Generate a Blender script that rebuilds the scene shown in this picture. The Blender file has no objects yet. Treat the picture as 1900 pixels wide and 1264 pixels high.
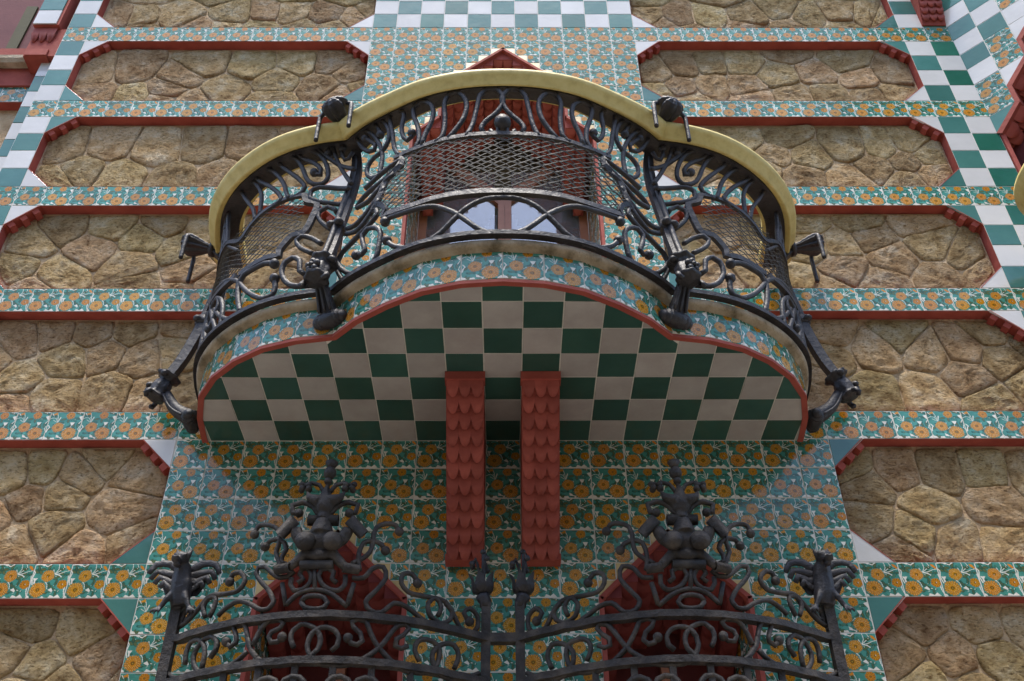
import bpy, bmesh, math, random, json
import numpy as np
from mathutils import Vector, Matrix, noise
R = math.radians
scene = bpy.context.scene
T = 0.15                      # one wall tile is 15 cm; layout below is written in tiles
rnd = random.Random(7)

# ------------------------------------------------------------------ camera
cam_d = bpy.data.cameras.new('camera'); cam = bpy.data.objects.new('camera', cam_d)
scene.collection.objects.link(cam); scene.camera = cam
f, cx, cy, pitch, yaw, roll, D, X0, Z0 = 1829.82, 943.98, 708.42, .657082, .0058934, -.0047827, 23.8264, .03399, -12.2619
fw = Vector((math.sin(yaw)*math.cos(pitch), math.cos(yaw)*math.cos(pitch), math.sin(pitch)))
r_ = Vector((math.cos(yaw), -math.sin(yaw), 0)); u_ = r_.cross(fw)
r2 = r_*math.cos(roll)+u_*math.sin(roll); u2 = u_*math.cos(roll)-r_*math.sin(roll)
m = Matrix((r2, u2, -fw)).transposed().to_4x4(); m.translation = Vector((X0, -D, Z0))*T
cam.matrix_world = m
cam_d.sensor_width = 36; cam_d.lens = 36*f/1900
cam_d.shift_x = (950-cx)/1900; cam_d.shift_y = (cy-632)/1900
cam_d.clip_end = 500; cam_d.clip_start = 0.05
# ------------------------------------------------------------------ light: overcast daylight
SUN_EL, SUN_AZ = R(77), R(196)
world = bpy.data.worlds.new('World'); scene.world = world; world.use_nodes = True
nt = world.node_tree; bg = nt.nodes['Background']
sky = nt.nodes.new('ShaderNodeTexSky'); sky.sky_type = 'NISHITA'; sky.sun_disc = False
sky.sun_elevation = SUN_EL; sky.sun_rotation = SUN_AZ; sky.air_density = 1.0; sky.dust_density = 1.6; sky.ozone_density = 1.0
hs = nt.nodes.new('ShaderNodeHueSaturation'); hs.inputs['Saturation'].default_value = 1.05
nt.links.new(sky.outputs[0], hs.inputs['Color']); nt.links.new(hs.outputs[0], bg.inputs['Color'])
bg.inputs['Strength'].default_value = .15
sd = bpy.data.lights.new('sun', 'SUN'); sd.energy = 2.0; sd.angle = R(14); sd.color = (1, .94, .85)
sun = bpy.data.objects.new('sun', sd); scene.collection.objects.link(sun)
sdir = Vector((math.sin(SUN_AZ)*math.cos(SUN_EL), math.cos(SUN_AZ)*math.cos(SUN_EL), math.sin(SUN_EL)))
sun.rotation_euler = sdir.to_track_quat('Z', 'Y').to_euler(); sun.location = (0, -6, 12)
scene.view_settings.view_transform = 'Standard'; scene.view_settings.look = 'None'
scene.view_settings.gamma = 1; scene.view_settings.use_curve_mapping = False
scene.view_settings.exposure = 1.5
scene.render.engine = 'CYCLES'

# ------------------------------------------------------------------ materials
MATS = {}
def nmat(name, base, rough=.6, coat=0, bump=None, var=.0, noise_cols=None, nscale=6, hue=.0, spec=.5, coat_rough=.04, tiltwave=0, metallic=0):
    """procedural material: noise-mixed base colour, per-object value variation, layered bump"""
    mt = bpy.data.materials.new(name); mt.use_nodes = True; n = mt.node_tree; N = n.nodes; L = n.links
    b = N['Principled BSDF']; b.inputs['Roughness'].default_value = rough; b.inputs['Metallic'].default_value = metallic
    b.inputs['Specular IOR Level'].default_value = spec
    b.inputs['Coat Weight'].default_value = coat; b.inputs['Coat Roughness'].default_value = coat_rough
    tc = N.new('ShaderNodeTexCoord'); geo = N.new('ShaderNodeNewGeometry')
    oi = N.new('ShaderNodeObjectInfo')
    col = None
    if noise_cols:
        nz = N.new('ShaderNodeTexNoise'); nz.inputs['Scale'].default_value = nscale; nz.inputs['Detail'].default_value = 8; nz.inputs['Roughness'].default_value = .62
        L.new(geo.outputs['Position'], nz.inputs['Vector'])
        cr = N.new('ShaderNodeValToRGB'); e = cr.color_ramp.elements
        cols = [base]+noise_cols
        e[0].position = .32; e[0].color = (*cols[0], 1); e[1].position = .68; e[1].color = (*cols[-1], 1)
        for i in range(1, len(cols)-1):
            q = e.new(.32+.36*i/(len(cols)-1)); q.color = (*cols[i], 1)
        L.new(nz.outputs['Fac'], cr.inputs[0]); col = cr.outputs[0]
    else:
        rgb = N.new('ShaderNodeRGB'); rgb.outputs[0].default_value = (*base, 1); col = rgb.outputs[0]
    if var or hue:
        hv = N.new('ShaderNodeHueSaturation')
        mr = N.new('ShaderNodeMapRange'); mr.inputs['To Min'].default_value = 1-var; mr.inputs['To Max'].default_value = 1+var
        L.new(oi.outputs['Random'], mr.inputs['Value']); L.new(mr.outputs[0], hv.inputs['Value'])
        if hue:
            w = N.new('ShaderNodeTexWhiteNoise'); w.noise_dimensions = '1D'; L.new(oi.outputs['Random'], w.inputs['W'])
            m2 = N.new('ShaderNodeMapRange'); m2.inputs['To Min'].default_value = .5-hue; m2.inputs['To Max'].default_value = .5+hue
            L.new(w.outputs['Value'], m2.inputs['Value']); L.new(m2.outputs[0], hv.inputs['Hue'])
        L.new(col, hv.inputs['Color']); col = hv.outputs[0]
    L.new(col, b.inputs['Base Color'])
    prev = None
    for (sc, st, dist) in (bump or []):
        nz = N.new('ShaderNodeTexNoise'); nz.inputs['Scale'].default_value = sc; nz.inputs['Detail'].default_value = 6; nz.inputs['Roughness'].default_value = .6
        L.new(geo.outputs['Position'], nz.inputs['Vector'])
        bp = N.new('ShaderNodeBump'); bp.inputs['Strength'].default_value = st; bp.inputs['Distance'].default_value = dist
        L.new(nz.outputs['Fac'], bp.inputs['Height'])
        if prev: L.new(prev, bp.inputs['Normal'])
        prev = bp.outputs[0]
    if prev:
        L.new(prev, b.inputs['Normal'])
        if coat: L.new(prev, b.inputs['Coat Normal'])
    MATS[name] = mt
    return mt

def smooth_path(P_, step=.12, closed=False):
    P_ = [Vector(p) for p in P_]; n = len(P_)
    if n < 3: return P_
    out = []
    for i in range(n-1):
        p0 = P_[max(i-1, 0)]; p1 = P_[i]; p2 = P_[i+1]; p3 = P_[min(i+2, n-1)]
        k = max(1, int((p2-p1).length/step))
        for j in range(k):
            t = j/k
            out.append(.5*((2*p1)+(p2-p0)*t+(2*p0-5*p1+4*p2-p3)*t*t+(3*p1-p0-3*p2+p3)*t**3))
    out.append(P_[-1]); return out
# --- the marigold tile, painted pixel by pixel into an image made here
def paint_tile(kind, seed):
    S = 256; rg = np.random.RandomState(seed)
    yy, xx = np.mgrid[0:S, 0:S]; u = (xx+.5)/S; v = (yy+.5)/S
    def fn(n, s):                      # smooth noise
        g = rg.rand(n+2, n+2); a = u*n; b = v*n; i = a.astype(int); j = b.astype(int); fa = a-i; fb = b-j
        fa = fa*fa*(3-2*fa); fb = fb*fb*(3-2*fb)
        return ((g[j, i]*(1-fa)+g[j, i+1]*fa)*(1-fb)+(g[j+1, i]*(1-fa)+g[j+1, i+1]*fa)*fb-.5)*s
    n1 = fn(5, 1)+fn(12, .6); n2 = fn(30, 1)+fn(60, .7); n3 = fn(70, 1)
    img = np.zeros((S, S, 3)); img[:] = (.27, .53, .48)
    img += n1[..., None]*np.array((.07, .09, .09))
    def put(mask, c, a=1.0):
        m_ = (np.clip(mask, 0, 1)*a)[..., None]; img[:] = img*(1-m_)+np.array(c)*m_
    sm = lambda d, w=.006: np.clip(.5-d/w, 0, 1)
    def ell(cx_, cy_, a, b, ang):
        ca, sa = math.cos(ang), math.sin(ang); x = (u-cx_)*ca+(v-cy_)*sa; y = -(u-cx_)*sa+(v-cy_)*ca
        return (np.sqrt((x/a)**2+(y/b)**2)-1)*min(a, b)
    # leaves: dark outline, brown stipple
    for i in range(60):
        x, y = rg.rand(2); a = .05+.05*rg.rand(); ang = rg.rand()*3.14
        d = ell(x, y, a, a*.42, ang)+n2*.012
        put(sm(np.abs(d)-.004, .006), (.10, .27, .24), .8)
        put(sm(d+.004), ((.18, .35, .28), (.21, .47, .41), (.30, .38, .24))[i % 3], .8)
        put(sm(d+.010)*(n3 > .06), (.46, .34, .16), .6)
    def poly(pts, c=(.86, .84, .79)):
        P_ = np.array(pts); ins = np.zeros((S, S), bool); x2, y2 = u+n2*.008, v+n2*.008
        for k in range(len(P_)):
            x1, y1 = P_[k]; x0, y0 = P_[k-1]
            if y0 == y1: continue
            ins ^= ((y1 > y2) != (y0 > y2)) & (x2 < (x0-x1)*(y2-y1)/(y0-y1)+x1)
        put(ins*1., c)
    def line(pts, w, c=(.86, .84, .79)):
        pts = [(p.x, p.y) for p in smooth_path([(a, b, 0) for a, b in pts], .05)]; w = w*.85
        for (x0, y0), (x1, y1) in zip(pts, pts[1:]):
            dx, dy = x1-x0, y1-y0; t = np.clip(((u-x0)*dx+(v-y0)*dy)/(dx*dx+dy*dy+1e-9), 0, 1)
            put(sm(np.hypot(u-x0-t*dx, v-y0-t*dy)-w*(.5+.5*t)+n2*.005, .006), c)
    def flower(x, y, r, inner=True):
        dx, dy = u-x, v-y; rr = np.hypot(dx, dy); th = np.arctan2(dy, dx)
        k = 18 if r > .15 else 11
        edge = r*(1+.05*np.cos(th*k)+.04*np.cos(th*5+seed))
        put(sm(rr-edge-.014, .008), (.80, .78, .70), .55); put(sm(rr-edge-.006, .008), (.13, .25, .2), .9)
        put(sm(rr-edge), (.75, .51, .12))
        put(sm(rr-edge)*np.clip(n3*2.2, 0, 1), (.55, .35, .08), .85)
        put(sm(rr-edge)*(np.cos(th*k) < -.55)*(rr > r*.55), (.48, .30, .08), .7)
        if inner:                      # rings of small white dashes
            for q, kk in ((.88, 26), (.68, 20), (.48, 15)):
                rad = r*q; dash = (np.cos(th*kk+q*9) > .35) & (np.abs(rr-rad+n2*.012) < r*.065) & (n3 > -.12)
                put(dash*1., (.92, .84, .68), .6)
        put(sm(rr-r*.24+n2*.01), (.42, .30, .10)); put(sm(rr-r*.10), (.62, .50, .16))
    if kind == 'A':
        line([(.27, .38), (.20, .24), (.10, .22), (.02, .26)], .010); line([(.27, .38), (.25, .18), (.20, .05)], .011)
        line([(.28, .38), (.33, .20)], .018); line([(.26, .38), (.14, .30)], .012); line([(.12, .16), (.05, .06)], .012)
        poly([(.08, .08), (.2, .02), (.22, .12), (.14, .14)], (.76, .50, .14)); poly([(.12, .12), (.2, .1), (.2, .22), (.15, .2)], (.25, .33, .22))
        poly([(.66, .38), (.80, .38), (.76, .48), (.72, .50)]); line([(.73, .48), (.70, .57), (.56, .60), (.50, .66)], .010)
        poly([(.36, .82), (.44, .86), (.46, .93), (.36, .91)]); line([(.44, .9), (.54, .95), (.50, .99)], .018)
        line([(.03, .48), (.09, .56), (.05, .63), (-.01, .8), (.02, .9)], .022); line([(.07, .58), (.03, .72)], .02)
        poly([(0, .9), (.1, .92), (.16, 1), (0, 1)]); poly([(.22, .93), (.32, .92), (.36, 1), (.2, 1)]); line([(.16, .985), (.6, .985)], .012)
        poly([(.88, .18), (1, .14), (1, .34), (.95, .28)]); line([(1, .3), (.93, .42)], .018); line([(.8, .02), (1, .03)], .014)
        line([(.99, .5), (.95, .62), (1, .7)], .016); poly([(.9, .93), (1, .88), (1, 1), (.86, 1)])
        flower(.62, .135, .125, False); flower(.335, .56, .165); flower(.71, .775, .205)
    else:
        line([(.58, .30), (.66, .16), (.64, .02)], .012); line([(.58, .30), (.72, .2), (.80, .1), (.74, .0)], .014); line([(.60, .30), (.74, .28), (.88, .22), (.99, .2)], .012)
        line([(.60, .31), (.72, .33), (.78, .38)], .02); line([(.57, .28), (.53, .18)], .015)
        poly([(.84, .05), (.92, .08), (.99, .18), (.95, .2), (.86, .13)], (.80, .50, .14)); poly([(.7, .17), (.78, .1), (.85, .16), (.76, .22)], (.25, .33, .22))
        poly([(.04, .42), (.17, .42), (.12, .50), (.13, .58), (.08, .58), (.08, .5)]); line([(.38, .52), (.46, .60), (.48, .72)], .014)
        poly([(.52, .76), (.60, .70), (.66, .78), (.64, .82)]); poly([(.58, .99), (.62, .9), (.74, .95), (.82, .88), (.92, .99)])
        line([(.0, .03), (.2, .02), (.34, .08), (.42, .02)], .020); poly([(.1, 0), (.28, 0), (.24, .07)]); line([(0, .18), (.05, .26), (.02, .42), (.06, .6)], .020)
        poly([(0, .9), (.06, .93), (.1, 1), (0, 1)]); line([(.1, .985), (.6, .985)], .010); poly([(.36, .99), (.42, .93), (.5, .99)])
        line([(.97, .35), (.99, .55), (.95, .75), (1, .95)], .018); line([(.93, .72), (.98, .86)], .012)
        flower(.42, .355, .165); flower(.25, .755, .205); flower(.86, .60, .125, False)
    for i in range(14):            # little white buds and commas
        x, y = rg.rand(2); d = ell(x, y, .022, .010, rg.rand()*3)+n2*.008; put(sm(d)*((np.abs(img[..., 0]-.76) > .12)*1.), (.84, .82, .77), .9)
    img *= (1+n3[..., None]*.05)
    im = bpy.data.images.new('marigold_tile_'+kind, S, S)
    px = np.ones((S, S, 4), np.float32); px[..., :3] = np.clip(img, 0, 1)[::-1]
    im.pixels.foreach_set(px.ravel()); im.update(); im.pack()
    return im
def floral_mat(kind, seed):
    mt = nmat('marigold_glaze_'+kind, (.5, .5, .5), rough=.4, coat=.9, coat_rough=.03, spec=.0, bump=[(9, .25, .01), (60, .10, .004)])
    n = mt.node_tree; N = n.nodes; L = n.links; b = N['Principled BSDF']
    for l in list(b.inputs['Base Color'].links): L.remove(l)
    it = N.new('ShaderNodeTexImage'); it.image = paint_tile(kind, seed); it.extension = 'EXTEND'
    uv = N.new('ShaderNodeUVMap'); uv.uv_map = 'uv'; L.new(uv.outputs[0], it.inputs[0])
    hv = N.new('ShaderNodeHueSaturation'); oi = N.new('ShaderNodeObjectInfo')
    mr = N.new('ShaderNodeMapRange'); mr.inputs['To Min'].default_value = .82; mr.inputs['To Max'].default_value = 1.12
    L.new(oi.outputs['Random'], mr.inputs['Value']); L.new(mr.outputs[0], hv.inputs['Value'])
    w = N.new('ShaderNodeTexWhiteNoise'); w.noise_dimensions = '1D'; L.new(oi.outputs['Random'], w.inputs['W'])
    m2 = N.new('ShaderNodeMapRange'); m2.inputs['To Min'].default_value = .494; m2.inputs['To Max'].default_value = .506
    L.new(w.outputs['Value'], m2.inputs['Value']); L.new(m2.outputs[0], hv.inputs['Hue'])
    L.new(it.outputs[0], hv.inputs['Color']); L.new(hv.outputs[0], b.inputs['Base Color'])
    return mt
FA = floral_mat('A', 3); FB = floral_mat('B', 5)
GLZ = [(9, .25, .01), (50, .06, .004)]
WHITE = nmat('white_glaze', (.54, .525, .49), .4, .85, GLZ, .07, [(.62, .60, .57)], 4, spec=.0, coat_rough=.03)
GREEN = nmat('green_glaze', (.018, .115, .075), .4, 1.0, GLZ, .18, [(.03, .15, .105)], 5, .012, spec=.0, coat_rough=.03)
GREENW = nmat('sea_green_glaze', (.045, .145, .125), .4, .9, GLZ, .15, [(.065, .185, .16)], 5, .012, spec=.0, coat_rough=.03)
WHITE2 = nmat('soffit_white_glaze', (.32, .29, .27), .5, .5, GLZ, .09, [(.41, .38, .355)], 7, spec=.2, coat_rough=.06)  # greyer and less glossy than the wall white, used on soffit tiles
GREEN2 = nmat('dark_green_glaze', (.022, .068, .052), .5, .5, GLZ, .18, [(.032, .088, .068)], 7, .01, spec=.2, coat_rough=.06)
YELLOWT = nmat('ochre_glaze', (.56, .38, .12), .35, .6, GLZ, .1, [(.62, .44, .17)], 8)
GROUT = nmat('grout', (.56, .53, .46), .9, 0, [(80, .4, .003)], 0, [(.70, .67, .60)], 20)
STONE = nmat('rubble_stone', (.38, .245, .115), .93, 0, None, .20, [(.58, .40, .20), (.68, .505, .29), (.76, .63, .43)], 12, .012, spec=.1)
def rough_stone(mt, k=1.0):
    n = mt.node_tree; N = n.nodes; L = n.links; b = N['Principled BSDF']; geo = N.new('ShaderNodeNewGeometry')
    def nz(sc, det, ro, dist=0, st=(1, 1, 1)):
        mp = N.new('ShaderNodeMapping'); mp.inputs['Scale'].default_value = st; L.new(geo.outputs['Position'], mp.inputs['Vector'])
        q = N.new('ShaderNodeTexNoise'); q.inputs['Scale'].default_value = sc; q.inputs['Detail'].default_value = det; q.inputs['Roughness'].default_value = ro; q.inputs['Distortion'].default_value = dist
        L.new(mp.outputs[0], q.inputs['Vector']); return q.outputs['Fac']
    crag = nz(24, 12, .74, .4, (.8, 1, 1.4)); pit = nz(75, 5, .65, .3, (.75, 1, 1.4))
    cr = N.new('ShaderNodeValToRGB'); cr.color_ramp.elements[0].position = .36; cr.color_ramp.elements[0].color = (.36, .27, .19, 1); cr.color_ramp.elements[1].position = .47; cr.color_ramp.elements[1].color = (1, 1, 1, 1)  # dark flecks: mineral variation, plus crevice shade put into the colour
    L.new(pit, cr.inputs[0]); mx = N.new('ShaderNodeMix'); mx.data_type = 'RGBA'; mx.blend_type = 'MULTIPLY'; mx.inputs[0].default_value = .75*k
    old = b.inputs['Base Color'].links[0].from_socket; L.new(old, mx.inputs[6]); L.new(cr.outputs[0], mx.inputs[7]); L.new(mx.outputs[2], b.inputs['Base Color'])
    prev = None
    for f_, d in ((crag, .075*k), (pit, .022*k)):
        bp = N.new('ShaderNodeBump'); bp.inputs['Strength'].default_value = 1; bp.inputs['Distance'].default_value = d; L.new(f_, bp.inputs['Height'])
        if prev: L.new(prev, bp.inputs['Normal'])
        prev = bp.outputs[0]
    L.new(prev, b.inputs['Normal'])
rough_stone(STONE)
MORTAR = nmat('mortar', (.42, .29, .165), .95, 0, [(25, .9, .03), (90, .8, .008)], 0, [(.53, .385, .235), (.60, .46, .30)], 12, spec=.1)
RED = nmat('red_paint', (.27, .055, .04), .75, 0, [(30, .5, .006), (150, .4, .002)], .10, [(.38, .09, .065)], 9, spec=.2)
SCALE = nmat('red_terracotta', (.25, .050, .036), .65, 0, [(25, .35, .006), (180, .3, .002)], .16, [(.34, .078, .056)], 12, spec=.3)
IRON = nmat('wrought_iron', (.010, .009, .010), .5, 0, [(30, .9, .008), (160, .6, .002)], .1, [(.022, .020, .023), (.036, .032, .034)], 14, spec=.5)
IRON2 = nmat('dusty_wrought_iron', (.012, .010, .009), .6, 0, [(34, 1.0, .009), (170, .7, .002)], .1, [(.030, .024, .020), (.075, .060, .046)], 16, spec=.4)
WIRE = nmat('wire', (.04, .039, .036), .6, 0, None, 0, [(.09, .085, .075)], 30, spec=.3)
YWOOD = nmat('yellow_painted_wood', (.47, .37, .125), .55, 0, [(12, .3, .01), (90, .3, .002)], 0, [(.57, .46, .165), (.61, .50, .20)], 22, spec=.35)
NOSE = nmat('weathered_stone', (.10, .075, .035), .85, 0, [(40, .8, .012), (160, .6, .004)], 0, [(.34, .27, .18), (.48, .40, .29)], 9)
WOOD = nmat('brown_wood', (.42, .16, .08), .5, .2, [(60, .3, .003)], 0, [(.52, .22, .12)], 10)
BEIGE = nmat('beige_cloth', (.22, .175, .10), .8, 0, None, 0, [(.28, .225, .14)], 3)
PALE = nmat('pale_blue_panel', (.74, .78, .88), .5, .3, None, 0, [(.78, .82, .92)], 2)  # bluish sky reflection of the balcony panes as colour; also lower window panels
VAULT = nmat('bright_red_terracotta', (.40, .085, .06), .65, 0, [(25, .35, .006)], .12, [(.50, .13, .09)], 9, spec=.3)
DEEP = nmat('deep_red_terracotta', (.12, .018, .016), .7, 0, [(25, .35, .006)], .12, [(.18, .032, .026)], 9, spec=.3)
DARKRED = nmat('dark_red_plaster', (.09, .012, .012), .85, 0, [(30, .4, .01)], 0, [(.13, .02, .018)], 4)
PINK = nmat('pink_plaster', (.11, .026, .030), .85, 0, [(60, .4, .004)], 0, [(.15, .04, .042)], 6)
OLIVE = nmat('olive_paint', (.05, .045, .012), .8, 0, [(60, .4, .004)], 0, [(.07, .06, .02)], 6)
GLASSM = nmat('window_glass', (.02, .02, .02), .02, 1, None); GLASSM.node_tree.nodes['Principled BSDF'].inputs['Transmission Weight'].default_value = .85; GLASSM.node_tree.nodes['Principled BSDF'].inputs['IOR'].default_value = 1.9; GLASSM.node_tree.nodes['Principled BSDF'].inputs['Base Color'].default_value = (.9, .92, .95, 1)
for l in list(GLASSM.node_tree.nodes['Principled BSDF'].inputs['Base Color'].links): GLASSM.node_tree.links.remove(l)
PLASTER = nmat('grey_plaster', (.24, .22, .20), .9, 0, [(10, .4, .01)], 0, [(.30, .28, .25)], 1)
ASPHALT = nmat('street_paving', (.15, .13, .105), .9, 0, [(80, .6, .005)], 0, [(.20, .175, .14)], 3)
PAVE = nmat('pavement', (.19, .17, .14), .85, 0, [(30, .4, .004)], .1, [(.25, .225, .19)], 4)
CREAM = nmat('cream_render', (.44, .38, .29), .9, 0, [(10, .4, .01)], 0, [(.52, .45, .35)], 1)
LEAF = nmat('foliage', (.03, .06, .015), .6, 0, None, .3, [(.06, .10, .03)], 3)
BARK = nmat('bark', (.07, .05, .035), .9, 0, [(20, .8, .03)], 0, [(.13, .10, .07)], 6)

# ------------------------------------------------------------------ object helpers (positions in tiles)
def V(x, y, z): return Vector((x*T, y*T, z*T))
WM = {}
def link(o, parent=None, mat=None):
    scene.collection.objects.link(o)
    w = mat or Matrix.Identity(4); o.matrix_world = w; o.matrix_basis = w
    if parent:
        o.parent = parent; o.matrix_parent_inverse = WM[parent.name].inverted()
    WM[o.name] = w.copy()
    return o
def thing(name, label, cat, loc=(0, 0, 0), group=None, kind=None):
    o = bpy.data.objects.new(name, None); link(o, None, Matrix.Translation(V(*loc))); o.empty_display_size = .1
    o['label'] = label; o['category'] = cat
    if group: o['group'] = group
    if kind: o['kind'] = kind
    return o
def mesh(name, vs, fs, mat, smooth=False, uvs=None):
    me = bpy.data.meshes.new(name); me.from_pydata([tuple(v) for v in vs], [], fs)
    me.materials.append(mat)
    if uvs is not None:
        l = me.uv_layers.new(name='uv')
        for i, lp in enumerate(me.loops): l.data[i].uv = uvs[lp.vertex_index]
    if smooth: me.polygons.foreach_set('use_smooth', [True]*len(me.polygons))
    me.update(); return me
def obj(name, me, parent=None, mat=None, kind=None, label=None):
    o = bpy.data.objects.new(name, me); link(o, parent, mat)
    if kind: o['kind'] = kind
    if label: o['label'] = label
    return o
class MB:                         # mesh builder in tile units
    def __init__(s): s.v = []; s.f = []
    def add(s, vs, fs):
        k = len(s.v); s.v += [Vector(q)*T for q in vs]; s.f += [tuple(k+i for i in q) for q in fs]; return s
    def poly(s, pts): return s.add(pts, [tuple(range(len(pts)))])
    def box(s, x0, x1, y0, y1, z0, z1):
        return s.add([(x, y, z) for x in (x0, x1) for y in (y0, y1) for z in (z0, z1)],
                     [(0, 1, 3, 2), (4, 6, 7, 5), (0, 4, 5, 1), (2, 3, 7, 6), (0, 2, 6, 4), (1, 5, 7, 3)])
    def build(s, name, mat, parent=None, smooth=False, kind=None, label=None):
        return obj(name, mesh(name, s.v, s.f, mat, smooth), parent, None, kind, label)
def tube(mb, pts, rad, seg=7, step=.13, wob=.07, cap=True, flat=None, smoothp=True):
    """round bar along pts; rad number or function of 0..1; hammered irregularity"""
    pp = smooth_path(pts, step) if smoothp else [Vector(p) for p in pts]
    n = len(pp); vs = []; fs = []; up = None
    for i, p in enumerate(pp):
        t = (pp[min(i+1, n-1)]-pp[max(i-1, 0)])
        if t.length < 1e-6: t = Vector((0, 0, 1))
        t.normalize()
        if up is None:
            up = Vector((0, -1, 0)) if abs(t.y) < .9 else Vector((1, 0, 0))
        up = (up-t*up.dot(t))
        if up.length < 1e-4: up = t.orthogonal()
        up.normalize(); sd_ = t.cross(up)
        r = rad(i/max(1, n-1)) if callable(rad) else rad
        for k in range(seg):
            a = 2*math.pi*(k+.5)/seg
            rr = r*(1+wob*(noise.noise(Vector((p.x*3.1+k*.9, p.y*3.1, p.z*3.3)))*2))
            q = up*math.cos(a)*rr*(flat[0] if flat else 1)+sd_*math.sin(a)*rr*(flat[1] if flat else 1)
            vs.append(p+q)
    for i in range(n-1):
        for k in range(seg):
            k2 = (k+1) % seg; fs.append((i*seg+k, i*seg+k2, (i+1)*seg+k2, (i+1)*seg+k))
    if cap: fs.append(tuple(range(seg-1, -1, -1))); fs.append(tuple((n-1)*seg+k for k in range(seg)))
    mb.add(vs, fs); return mb
def ball(mb, c, r, sc=(1, 1, 1), seg=10, rings=7, rot=None, wob=.03):
    vs = []; fs = []; c = Vector(c)
    for i in range(rings+1):
        th = math.pi*i/rings
        for k in range(seg):
            a = 2*math.pi*k/seg
            q = Vector((math.sin(th)*math.cos(a)*r*sc[0], math.sin(th)*math.sin(a)*r*sc[1], math.cos(th)*r*sc[2]))
            q *= 1+wob*noise.noise(q*5+c*3)*2
            if rot: q = rot @ q
            vs.append(c+q)
    for i in range(rings):
        for k in range(seg):
            k2 = (k+1) % seg; fs.append((i*seg+k, (i+1)*seg+k, (i+1)*seg+k2, i*seg+k2))
    mb.add(vs, fs); return mb
def remeshed(mb, name, mat, parent, voxel=.012, sm=3, disp=0, label=None):
    me = mesh(name, mb.v, mb.f, mat, True); o = bpy.data.objects.new(name+'_src', me); scene.collection.objects.link(o)
    md = o.modifiers.new('r', 'REMESH'); md.mode = 'VOXEL'; md.voxel_size = voxel; md.use_smooth_shade = True
    m2 = o.modifiers.new('s', 'SMOOTH'); m2.iterations = sm; m2.factor = .5
    bpy.context.view_layer.update(); dg = bpy.context.evaluated_depsgraph_get()
    me2 = bpy.data.meshes.new_from_object(o.evaluated_get(dg)); bpy.data.objects.remove(o)
    me2.name = name; me2.materials.clear(); me2.materials.append(mat)
    me2.polygons.foreach_set('use_smooth', [True]*len(me2.polygons))
    return obj(name, me2, parent, None, None, label)

# ------------------------------------------------------------------ tiles
GAP = .015
def tile_mesh(poly, mat, thick=.05):
    """poly: 2-D outline in tile units (a right, b up), convex; bevelled slab, front face at 0"""
    c = Vector((sum(p[0] for p in poly)/len(poly), sum(p[1] for p in poly)/len(poly)))
    def inset(d):
        n = len(poly); out = []
        for i in range(n):
            p0, p1, p2 = Vector(poly[i-1]), Vector(poly[i]), Vector(poly[(i+1) % n])
            e1 = (p1-p0).normalized(); e2 = (p2-p1).normalized()
            n1 = Vector((-e1.y, e1.x)); n2 = Vector((-e2.y, e2.x)); bis = (n1+n2)
            if bis.length < 1e-6: bis = n1
            bis.normalize(); k = min(2.2, 1/max(.3, bis.dot(n1))); out.append(p1+bis*d*k)
        return out
    A = inset(GAP+.010); B_ = inset(GAP)
    n = len(poly); vs = [(p.x, p.y, 0) for p in A]+[(p.x, p.y, -.004) for p in B_]+[(p.x, p.y, -thick) for p in B_]
    fs = [tuple(range(n))]+[(i, n+i, n+(i+1) % n, (i+1) % n) for i in range(n)]+[(n+i, 2*n+i, 2*n+(i+1) % n, n+(i+1) % n) for i in range(n)]
    return mesh('tile', [Vector(v)*T for v in vs], fs, mat, False, [(v[0], v[1]) for v in vs])
CACHE = {}
FULL = [(0, 0), (1, 0), (1, 1), (0, 1)]
def frame(o, a, n):                # origin (tiles), a axis, outward normal
    a = Vector(a).normalized(); n = Vector(n).normalized(); b = n.cross(a)
    M = Matrix((a, b, n)).transposed().to_4x4(); M.translation = Vector(o)*T; return M
GR = {}
def place_tile(name, mat, M, poly=FULL, parent=None, tilt=.0045, grout=None, label=None):
    key = (mat.name, tuple(poly))
    if key not in CACHE: CACHE[key] = tile_mesh(list(poly), mat)
    cx_ = sum(p[0] for p in poly)/len(poly); cy_ = sum(p[1] for p in poly)/len(poly)
    tr = Matrix.Translation(Vector((cx_, cy_, 0))*T)
    Mt = M @ tr @ Matrix.Rotation(rnd.uniform(-tilt, tilt), 4, 'X') @ Matrix.Rotation(rnd.uniform(-tilt, tilt), 4, 'Y') @ Matrix.Translation((rnd.uniform(-.0006, .0006), rnd.uniform(-.0006, .0006), rnd.uniform(0, .0010))) @ tr.inverted()
    if grout is not None:
        k = len(grout.v); 
        grout.v += [M @ (Vector((p[0], p[1], -.010))*T) for p in poly]; grout.f.append(tuple(range(k, k+len(poly))))
    if name is None: return key, Mt
    return obj(name, CACHE[key], parent, Mt, None, label)

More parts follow.
